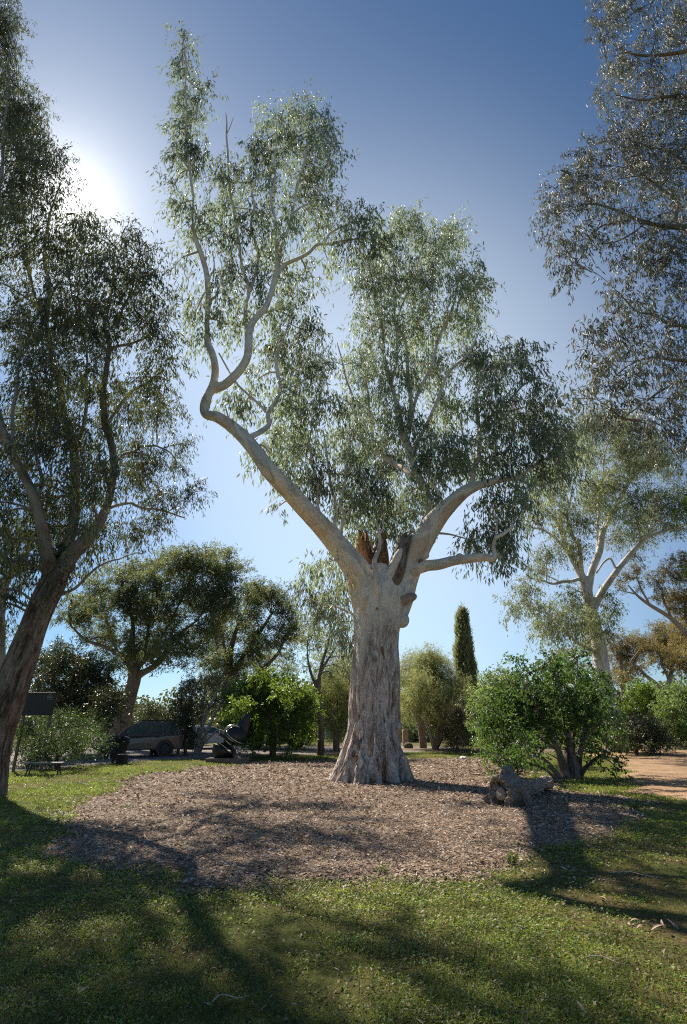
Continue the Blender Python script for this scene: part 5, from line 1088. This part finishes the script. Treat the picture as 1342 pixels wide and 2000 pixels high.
# --- black sculpture on the plinth
M['black_metal'] = mat_plain('black painted metal', (0.012, 0.013, 0.016), 0.42, 0.0, 0.5, 0.3)
M['steel'] = mat_plain('brushed steel', (0.55, 0.56, 0.57), 0.3, 1.0)
M['rust'] = mat_plain('reddish stone', (0.34, 0.17, 0.12), 0.7)
M['plinth'] = mat_plain('brown concrete', (0.24, 0.17, 0.14), 0.9, var=0.25, bump=0.4)
so = G(445, 1489); k_ = depth(so) / F
sc_ = thing('metal_sculpture', 'black metal sculpture of two domes and a horn on a low brown plinth', 'sculpture', so)
def sp_(px, py): return np.array([(px - 445) * k_, 0, (1488 - py) * k_ * 1.0])
mb = MB(); mb.box((0.0, 0, 0.09), (79 * k_, 1.1, 0.24), None, 0.02); part(mb, 'plinth', M['plinth'], sc_)
def dome(c, r, axis, name, mat, flat=0.95, rim=None):
    """a thick shelled dome whose open side looks along axis"""
    mb = MB(); th = np.linspace(0, 2 * math.pi, 40, endpoint=False); rings = []
    for f, rr in [(a, r) for a in np.linspace(0.03, math.pi / 2, 12)] + [(a, r * 0.9) for a in np.linspace(math.pi / 2, 0.03, 9)]:
        rings.append(np.stack([rr * math.sin(f) * np.cos(th), rr * math.sin(f) * np.sin(th), np.full(40, -rr * math.cos(f) * flat)], -1))
    v = np.concatenate(rings); R = np.array(Vector(axis).to_track_quat('Z', 'Y').to_matrix()); v = v @ R.T + c
    n = len(rings); i = np.arange(n - 1)[:, None] * 40; j = np.arange(40)[None]; j2 = (j + 1) % 40
    mb.add(v, np.stack([i + j, i + j2, i + 40 + j2, i + 40 + j], -1).reshape(-1, 4))
    mb.f += [tuple(range(40))[::-1], tuple(range((n - 1) * 40, n * 40))]
    o = part(mb, name, mat, sc_, smooth=True)
    if rim:
        q = MB(); ci = np.stack([r * np.cos(th), r * np.sin(th), 0 * th], -1) @ R.T + c; q.tube(np.vstack([ci, ci[:1]]), np.full(41, 0.03), 8, cap=False); q_ = part(q, 'rim', rim, o, smooth=True)
    return o
dome(sp_(434, 1466), 0.55, (0.45, 0.25, 0.86), 'lower_dome', M['black_metal'], 0.95, M['black_metal'])
dome(sp_(457, 1441), 0.56, (-0.55, 0.2, -0.8), 'upper_dome', M['black_metal'], 1.0, M['steel'])
h = MB(); hp = catmull([sp_(462, 1440), sp_(469, 1428), sp_(474, 1416), sp_(477.5, 1404), sp_(478.5, 1396)], 6); h.tube(hp, np.linspace(1, 0, len(hp)) ** 0.65 * 0.42 + 0.004, 20)
v = h.v[0]; v[:, 1] *= 0.5; part(h, 'horn', M['black_metal'], sc_, smooth=True)
h = MB(); hp = catmull([sp_(436, 1437) + [0, -.2, 0], sp_(438, 1429) + [0, -.3, 0], sp_(447, 1422) + [0, -.33, 0], sp_(457, 1421) + [0, -.3, 0], sp_(466, 1424) + [0, -.25, 0]], 6); h.tube(hp, np.interp(np.linspace(0, 1, len(hp)), [0, .4, 1], [0.03, 0.08, 0.02]), 10); part(h, 'crescent_band', M['steel'], sc_, smooth=True)
for a, b in (((428, 1452), (444, 1463)), ((441, 1448), (451, 1456)), ((445, 1443), (456, 1450)), ((457, 1457), (461, 1463))):
    h = MB(); h.tube(np.array([sp_(*a) + [0, -.42, 0], sp_(*b) + [0, -.42, 0]]), np.array([0.035, 0.035]), 8); part(h, 'strut', M['steel'], sc_)
h = MB(); h.tube(np.array([sp_(427, 1436) + [0, -.2, 0], sp_(436, 1441) + [0, -.2, 0], sp_(446, 1447) + [0, -.2, 0]]), np.array([0.09, 0.07, 0.07]), 10); part(h, 'brace', M['black_metal'], sc_)
h = MB(); h.tube(np.array([sp_(447, 1452), sp_(455, 1468), sp_(456, 1484)]), np.array([0.16, 0.13, 0.16]), 12); part(h, 'post', M['black_metal'], sc_)
for a, b, c in (((463, 1462), (469, 1468), (472, 1475)), ((464, 1482), (469, 1480), (472, 1477)), ((462, 1463), (468, 1462), (473, 1466))):
    h = MB(); hp = catmull([sp_(*a) + [0, -.3, 0], sp_(*b) + [0, -.35, 0], sp_(*c) + [0, -.3, 0]], 5); h.tube(hp, np.interp(np.linspace(0, 1, len(hp)), [0, .5, 1], [0.03, 0.09, 0.015]), 8); part(h, 'steel_leaf', M['steel'], sc_, smooth=True)
bm = bmesh.new(); bmesh.ops.create_icosphere(bm, subdivisions=3, radius=0.13); h = MB(); h.bm(bm, sp_(463, 1478) + [0, -.25, 0]); part(h, 'ball', M['rust'], sc_, smooth=True)

# --- dark angular sculpture near the car
fo = G(234, 1491); kf = depth(fo) / F
fs = thing('angular_sculpture', 'small black angular sculpture on two legs standing before the dark parked car', 'sculpture', fo)
def fp(px, py): return ((px - 234) * kf, (1491 - py) * kf)
for name, pts, y0, y1 in (('foot_block', [(229, 1491), (246, 1491), (244, 1475), (230, 1475)], -.25, .25), ('body', [(231, 1474), (240, 1474), (243, 1460), (247, 1452), (245, 1444), (236, 1441), (228, 1447), (229, 1458)], -.14, .16), ('leg', [(218, 1490), (221.5, 1490), (229, 1462), (225, 1460)], -.12, .05), ('arm', [(222, 1457), (225, 1459), (232, 1446), (228, 1442), (222, 1448)], -.3, -.05)):
    h = MB(); h.prism([fp(*p) for p in pts][::-1], y0, y1, 0.015); part(h, name, M['black_metal'], fs)

# --- dark information board behind the leaning trunk
M['board'] = mat_plain('dark board', (0.012, 0.012, 0.014), 0.5); M['lettering'] = mat_plain('faded lettering', (0.30, 0.31, 0.33), 0.6)
M['old_timber'] = mat_plain('weathered timber', (0.17, 0.14, 0.115), 0.9, var=0.35, scale=14, bump=0.5)
Yb = 25.0; bl, br = P(44, 1374, Yb), P(106, 1374, Yb); ob = np.array([(bl[0] + br[0]) / 2, Yb, gz((bl[0] + br[0]) / 2, Yb)])
sg = thing('information_board', 'dark board with rows of faded lettering half behind the leaning trunk', 'sign', ob)
zt_, zb_ = P(75, 1352, Yb)[2] - ob[2], P(75, 1397, Yb)[2] - ob[2]; wb = br[0] - bl[0]
h = MB(); h.box((0, 0, (zt_ + zb_) / 2), (wb, .06, zt_ - zb_), None, 0.01); bo = part(h, 'panel', M['board'], sg)
for i, (xa, ln, zz) in enumerate(((.30, .10, .09), (.24, .20, .16), (.26, .19, .22), (.28, .15, .28))):
    h = MB(); n_ = 4 + i % 3; e = xa * wb
    for q in range(n_):
        w_l = ln * wb / n_ * 0.7; h.box((e + w_l / 2, -.033, zt_ - zz), (w_l, .004, .022)); e += ln * wb / n_ * (0.85 + 0.3 * rng.random())
    part(h, 'lettering', M['lettering'], bo)
for s in (-1, 1):
    h = MB(); h.box((s * wb * .42, .08, zt_ / 2 - .05), (.09, .09, zt_ + .1)); part(h, 'post', M['old_timber'], sg)

# --- low bench at the shrub
bo_ = G(84, 1514); kb = depth(bo_) / F
bn = thing('low_bench', 'low grey bench half inside the roadside shrub', 'bench', bo_, math.radians(12))
h = MB()
for i in range(4): h.box((0, -.21 + .14 * i, .42), (1.3, .12, .045), None, 0.008)
part(h, 'seat', mat_plain('grey painted slats', (0.22, 0.23, 0.24), 0.6), bn)
for sx in (-1, 1):
    for sy in (-1, 1):
        h = MB(); h.tube(np.array([(sx * .48, sy * .16, .42), (sx * .56, sy * .2, -.03)]), np.array([.03, .025]), 8); part(h, 'leg', M['trim'], bn)

# --- timber bollards along the gravel
for i, (px, py, hh, lb) in enumerate(((192, 1483, .62, 'short timber bollard left of the dark sculpture beside the gravel'), (295, 1476, .58, 'short timber bollard in front of the rear door of the dark car'), (347, 1477, .6, 'short timber bollard left of the dark narrow verge shrub'))):
    o = G(px, py); h = MB(); h.prism([(-.09, -.1), (.09, -.1), (.085, hh - .05), (.05, hh), (-.06, hh - .015), (-.088, hh - .07)][::1], -.085, .085, 0.015)
    t = h.build('bollard', M['old_timber'], None); t.location = o; t.rotation_euler = (0, rng.normal() * .03, rng.random()); tag(t, lb, 'bollard', 'timber bollards along the gravel')

# --- hollow log
M['log'] = mat_bark('weathered log', [(0.56, 0.47, 0.38), (0.46, 0.30, 0.21), (0.40, 0.35, 0.30)], [(0.48, 0.37, 0.29), (0.27, 0.19, 0.14)], (0.05, 0.035, 0.028), 1.0)
lf = G(975, 1580); lb_ = G(1068, 1548); ax_ = unit(lb_ - lf); ax_[2] = 0
lgb = np.array([lf[0], lf[1], gz(lf[0], lf[1])])
lg = thing('fallen_log', 'gnarled hollow log with open end lying at the edge of the mulch', 'log', lgb)
mb = MB(); k = 30; th = np.linspace(0, 2 * math.pi, k, endpoint=False)
ln_ = np.linalg.norm(lb_ - lf); face = unit(np.array([-0.86, -0.5, 0.10])); R = np.array(Vector(face).to_track_quat('Z', 'Y').to_matrix())
c0_ = lgb + [0, 0, 0.31]; rings = []
def ringat(s, r, inner):
    c = c0_ + (-face * s if s < 0.35 else -face * 0.35 + ax_ * (s - 0.35)); nz_ = 1 + 0.34 * fbm(np.stack([np.cos(th) * 1.6, np.sin(th) * 1.6, th * 0 + s * 1.5 + (5 if inner else 0)], -1), 3)
    return c + (np.stack([np.cos(th) * r, np.sin(th) * r * 1.05, 0 * th], -1) * nz_[:, None]) @ R.T
for s, r in ((0.0, .30), (.05, .335), (.25, .33), (.5, .33), (.8, .31), (1.1, .26), (1.5, .2)): rings.append(ringat(s, r, False))
for s, r in ((0.6, .05), (.58, .16), (.3, .21), (.06, .235), (-.02, .27)): rings.append(ringat(s, r, True))
n = len(rings); v = np.concatenate(rings); i = np.arange(n)[:, None] * k; i2 = (np.arange(n)[:, None] + 1) % n * k; j = np.arange(k)[None]; j2 = (j + 1) % k
fq = np.stack([i + j, i + j2, i2 + j2, i2 + j], -1); a1 = np.delete(fq, 6, 0).reshape(-1, 4)
mb.add(v, a1); mb.f += [tuple(int(x) for x in 6 * k + np.arange(k)), tuple(int(x) for x in 7 * k + np.arange(k)[::-1])]
axis_pts = [(c0_ - face * .3 + ax_ * .1, .30), (c0_ + ax_ * 1.0 + [0, 0, -.03], .24), (c0_ + ax_ * 2.0 + [0, 0, -.08], .19), (c0_ + ax_ * 3.0 + [0, 0, -.10], .18), (c0_ + ax_ * (ln_ - .15) + [0, 0, -.09], .17), (c0_ + ax_ * ln_ + [0, 0, -.09], .21), (c0_ + ax_ * (ln_ + .2) + [0, 0, -.09], .19)]
A_ = catmull(np.array([np.append(p, r) for p, r in axis_pts]), 6); mb.tube(A_[:, :3], A_[:, 3], 24)
def lump(p0, p1, r0, r1):
    q = catmull([p0, (np.array(p0) + p1) / 2 + rng.normal(size=3) * .04, p1], 5); mb.tube(q, np.linspace(r0, r1, len(q)), 14)
rt_ = np.array([ax_[1], -ax_[0], 0])
lump(c0_ - face * .35, c0_ - face * .3 + [0.02, 0.1, .52], .2, .07); lump(c0_ + ax_ * .75, c0_ + ax_ * .9 + [.05, 0, .46], .2, .09); lump(c0_ + ax_ * .8, c0_ + ax_ * 1.0 + [-.1, 0, .36], .15, .05)
lump(c0_ - face * .4, c0_ - face * .35 + rt_ * .45 + [0, 0, -.26], .2, .12); lump(c0_ + ax_ * .7, c0_ + ax_ * .65 + rt_ * .42 + [0, 0, -.24], .2, .13); lump(c0_ + ax_ * 1.3, c0_ + ax_ * 1.5 + rt_ * .3 + [0, 0, .02], .18, .13)
lump(c0_ + ax_ * .3, c0_ + ax_ * .2 - rt_ * .4 + [0, 0, -.2], .2, .1)
lump(c0_ + ax_ * .45 + rt_ * .1, c0_ + ax_ * .5 + rt_ * .16 + [0, 0, .44], .17, .05); lump(c0_ + ax_ * .2 + rt_ * .2, c0_ + ax_ * .1 + rt_ * .5 + [0, 0, .1], .16, .06); lump(c0_ + ax_ * 1.1, c0_ + ax_ * 1.25 + [0, 0, .34], .15, .07)
def melt(mb, name, mat, root, paths, voxel, amp, rough=0.9, freq=1.0):
    tmp = bpy.data.objects.new('tmp', mb.mesh('tmp')); COL.objects.link(tmp)
    md = tmp.modifiers.new('r', 'REMESH'); md.mode = 'VOXEL'; md.voxel_size = voxel; sm = tmp.modifiers.new('s', 'SMOOTH'); sm.iterations = 2
    me = bpy.data.meshes.new_from_object(tmp.evaluated_get(bpy.context.evaluated_depsgraph_get())); bpy.data.objects.remove(tmp)
    nV = len(me.vertices); V = np.zeros(nV * 3, np.float32); me.vertices.foreach_get('co', V); V = V.reshape(-1, 3).astype(float); Nn = np.zeros(nV * 3, np.float32); me.vertices.foreach_get('normal', Nn); Nn = Nn.reshape(-1, 3)
    bk = cyl_coords(V, paths); f1 = np.abs(fbm(bk * np.array([7, 7, 1.6]) * freq, 4)); f2 = fbm(bk * np.array([2.5, 2.5, 1.2]) * freq + 5, 3)
    V = V + Nn * (amp * (f2 - 1.5 * f1))[:, None]; me.vertices.foreach_set('co', V.astype(np.float32).ravel())
    a = me.attributes.new('bark', 'FLOAT_VECTOR', 'POINT'); a.data.foreach_set('vector', (bk * 2.6).astype(np.float32).ravel())
    a = me.attributes.new('tint', 'FLOAT', 'POINT'); a.data.foreach_set('value', np.full(nV, rough, np.float32))
    me.polygons.foreach_set('use_smooth', np.ones(len(me.polygons), dtype=bool)); me.update()
    return link(name, me, mat, root)
melt(mb, 'log_body', M['log'], lg.id_data if False else lg, [(A_[:, :3], A_[:, 3])], 0.017, 0.075, 0.66, 1.5)
mb = MB(); q = catmull([c0_ - face * .45 + [0, 0, -.06], c0_ - face * .1 + [.02, -.02, -.03], c0_ + face * .0 + [.03, -.02, -.02]], 4); mb.tube(q, np.array([.14] * (len(q) - 2) + [.13, .08]), 14, 0.35)
mb.tint = [np.full(mb.n, .6)]
mb.build('heartwood', M['log'], lg, True)

# --- rock, pillar, bag
M['rock'] = mat_plain('dark rock', (0.13, 0.115, 0.095), 0.9, var=0.4, scale=9, bump=0.6)
ro = G(798, 1463); bm = bmesh.new(); bmesh.ops.create_icosphere(bm, subdivisions=4, radius=0.30)
for v in bm.verts: v.co *= 1 + 0.22 * float(fbm(np.array([v.co]) * 3 + 2, 3)[0]); v.co.z = max(v.co.z * 0.95, -.2); v.co.x *= 1.05
h = MB(); h.bm(bm); o = h.build('rock', M['rock'], None, True); o.location = (ro[0], ro[1], ro[2] + .15); tag(o, 'dark rounded rock beside the right foot of the great trunk', 'rock')
po = at_px(793, 47); h = MB(); h.prism([(-.22, -.1), (.22, -.1), (.20, 1.15), (.14, 1.25), (-.15, 1.24), (-.2, 1.12)], -.2, .2, 0.03); o = h.build('stone_pillar', mat_plain('pinkish sandstone', (0.36, 0.24, 0.18), 0.9, var=0.3, bump=0.5), None); o.location = po; tag(o, 'pinkish square stone pillar behind the dark rock', 'pillar')
bg_ = G(905, 1484); bm = bmesh.new(); bmesh.ops.create_icosphere(bm, subdivisions=4, radius=0.2)
for v in bm.verts: v.co *= 1 + 0.35 * float(fbm(np.array([v.co]) * 8, 3)[0]); v.co.z = max(v.co.z * 0.62, -.06)
h = MB(); h.bm(bm); o = h.build('paper_bag', mat_plain('white paper', (0.62, 0.66, 0.70), 0.6, var=0.12, scale=9), None); o.location = (bg_[0], bg_[1], bg_[2] + .06); tag(o, 'crumpled white bag lying on the far edge of the mulch', 'bag')

# --- nest in the gum
npos = P(527, 681, 18.9); h = MB()
n = 420; d = unit(rng.normal(size=(n, 3))); d[:, 2] *= 0.8
h.leaves(npos + d * [0.17, .13, .10] * (0.5 + .7 * np.abs(d[:, :1])) * rng.random((n, 1)) ** .4, np.cross(d, rng.normal(size=(n, 3))), 0.22, 0.03, tint=rng.random(n))
o = link('bird_nest', h.mesh('nest'), mat_leaf('dry sticks', [(0.09, 0.05, 0.03), (0.14, 0.08, 0.05)], (0.05, 0.03, 0.02), 0.0, 0.9)); tag(o, 'brown ball of sticks high in the left branches of the river gum', 'nest')

# --- little plants
def plant(name, label, base, r, hgt, leaf, n, L, Wd, cat='plant', group=None):
    b = np.array(base); t = thing(name, label, cat, b, 0, group); st = MB(); lv = MB(); ns = max(5, n // 9)
    for i in range(ns):
        a = rng.random() * 2 * math.pi; rr = r * rng.random() ** .6; tip = b + [math.cos(a) * rr, math.sin(a) * rr, hgt * (0.5 + .5 * rng.random())]
        q = catmull([b + [math.cos(a) * .02, math.sin(a) * .02, -.02], (b + tip) / 2 + [0, 0, hgt * .15], tip], 4); st.tube(q, np.linspace(.006, .003, len(q)), 4, cap=False)
        m = 9; u = rng.random(m) * .8 + .2; p = q[(u * (len(q) - 1)).astype(int)] + rng.normal(size=(m, 3)) * .02
        lv.leaves(p, rng.normal(size=(m, 3)) + [0, 0, .5], L * (.7 + .6 * rng.random(m)), Wd, tint=rng.random())
    st.build('stem', M['brown_bark'], t); lv.build('foliage', leaf, t); return t
plant('low_plant', 'grey-green low plant growing behind the hollow log', G(1003, 1508) , .55, .6, M['pale_leaf'], 900, .06, .035)
plant('weed', 'small fresh green weed in the shade right of the log', G(1240, 1584), .22, .18, M['green_leaf'], 160, .05, .02)
plant('weed', 'tiny weed sprouting from the mulch at its front edge', G(748, 1712), .10, .10, M['green_leaf'], 90, .03, .012)
plant('weed', 'low green weed spreading in the left part of the mulch', G(255, 1582), .3, .08, M['bush_leaf'], 200, .035, .018)
plant('weed', 'small light green weed on the lawn edge right of the mulch', G(1000, 1690), .16, .14, M['green_leaf'], 140, .035, .014)

# --- fallen leaves and a dry sprig on the lawn
M['dry_leaf'] = mat_leaf('dry fallen leaves', [(0.42, 0.33, 0.22), (0.50, 0.42, 0.31), (0.36, 0.24, 0.15), (0.46, 0.40, 0.34)], (0.2, 0.14, 0.08), 0.12, 0.6)
def curled(L, Wd, bend):
    h = MB(); n = 7; t = np.linspace(0, 1, n); w = Wd * np.sin(np.pi * np.clip(t, .04, 1)) ** .7; z = bend * np.sin(np.pi * t) + .004
    x = (t - .5) * L; y = .5 * L * (t - .5) ** 2 * .6
    v = np.concatenate([np.stack([x, y - w / 2, z + .15 * w], -1), np.stack([x, y, z], -1), np.stack([x, y + w / 2, z + .15 * w], -1)])
    q = [(r * n + i, r * n + i + 1, (r + 1) * n + i + 1, (r + 1) * n + i) for r in (0, 1) for i in range(n - 1)]
    h.add(v, np.array(q), tint=rng.random()); return h
lp = [(642, 1769), (826, 1788), (540, 1822), (160, 1944), (165, 1975), (1018, 1822), (1170, 1806), (1180, 1762), (1210, 1930), (300, 1880), (410, 1905), (365, 1842), (760, 1855), (905, 1902), (660, 1930), (860, 1760), (940, 1790), (1080, 1880), (1250, 1905), (20, 1769), (14, 1850), (1140, 1985), (1165, 1975), (480, 1780), (700, 1805), (1300, 1870), (90, 1900), (235, 1760)]
for x_, y_ in lp:
    b = G(x_, y_); h = curled(.06 + .05 * rng.random(), .013 + .008 * rng.random(), .006 + .012 * rng.random()); o = h.build('fallen_leaf', M['dry_leaf'], None)
    o.location = (b[0], b[1], b[2] + .022); o.rotation_euler = (rng.normal() * .25, rng.normal() * .3, rng.random() * 6.28); tag(o, 'single narrow dry pale leaf lying on the front lawn', 'leaf', 'fallen leaves on the front lawn')
b = G(1275, 1818); sgp = thing('dry_sprig', 'broken dry sprig with a cluster of pale curled leaves on the lawn', 'twig', b)
h = MB(); h.tube(catmull([(-.22, -.02, .03), (-.05, .02, .05), (.12, -.01, .04), (.25, .04, .02)], 5), np.full(16, .004), 6); part(h, 'stem', M['brown_bark'], sgp)
for i in range(12):
    h = curled(.06 + .04 * rng.random(), .02, .006); o = part(h, 'leaf', M['dry_leaf'], sgp, (-.16 + .03 * i + .03 * rng.normal(), .06 * rng.normal(), .05)); o.rotation_euler = (rng.normal() * .6, -.2 + rng.normal() * .5, rng.random() * 6.28)
for x_, y_, a_, l_ in ((450, 1965, .3, .22), (1190, 1890, -.5, .35), (1240, 1715, -.45, .5), (820, 1640, .6, .6), (330, 1650, -.2, .7), (640, 1610, .2, .5)):
    b = G(x_, y_); h = MB(); h.tube(catmull([(-l_ / 2, 0, 0), (-.05, .03, .02), (l_ * .2, -.02, .01), (l_ / 2, .03, .0)], 5), np.linspace(.005, .002, 16), 6); o = h.build('fallen_stick', M['log'], None); o.location = (b[0], b[1], b[2] + .03); o.rotation_euler = (0, 0, a_); tag(o, 'thin bare fallen stick lying on the ' + ('mulch' if y_ < 1700 else 'lawn'), 'stick', 'fallen sticks on the ' + ('mulch' if y_ < 1700 else 'lawn'))
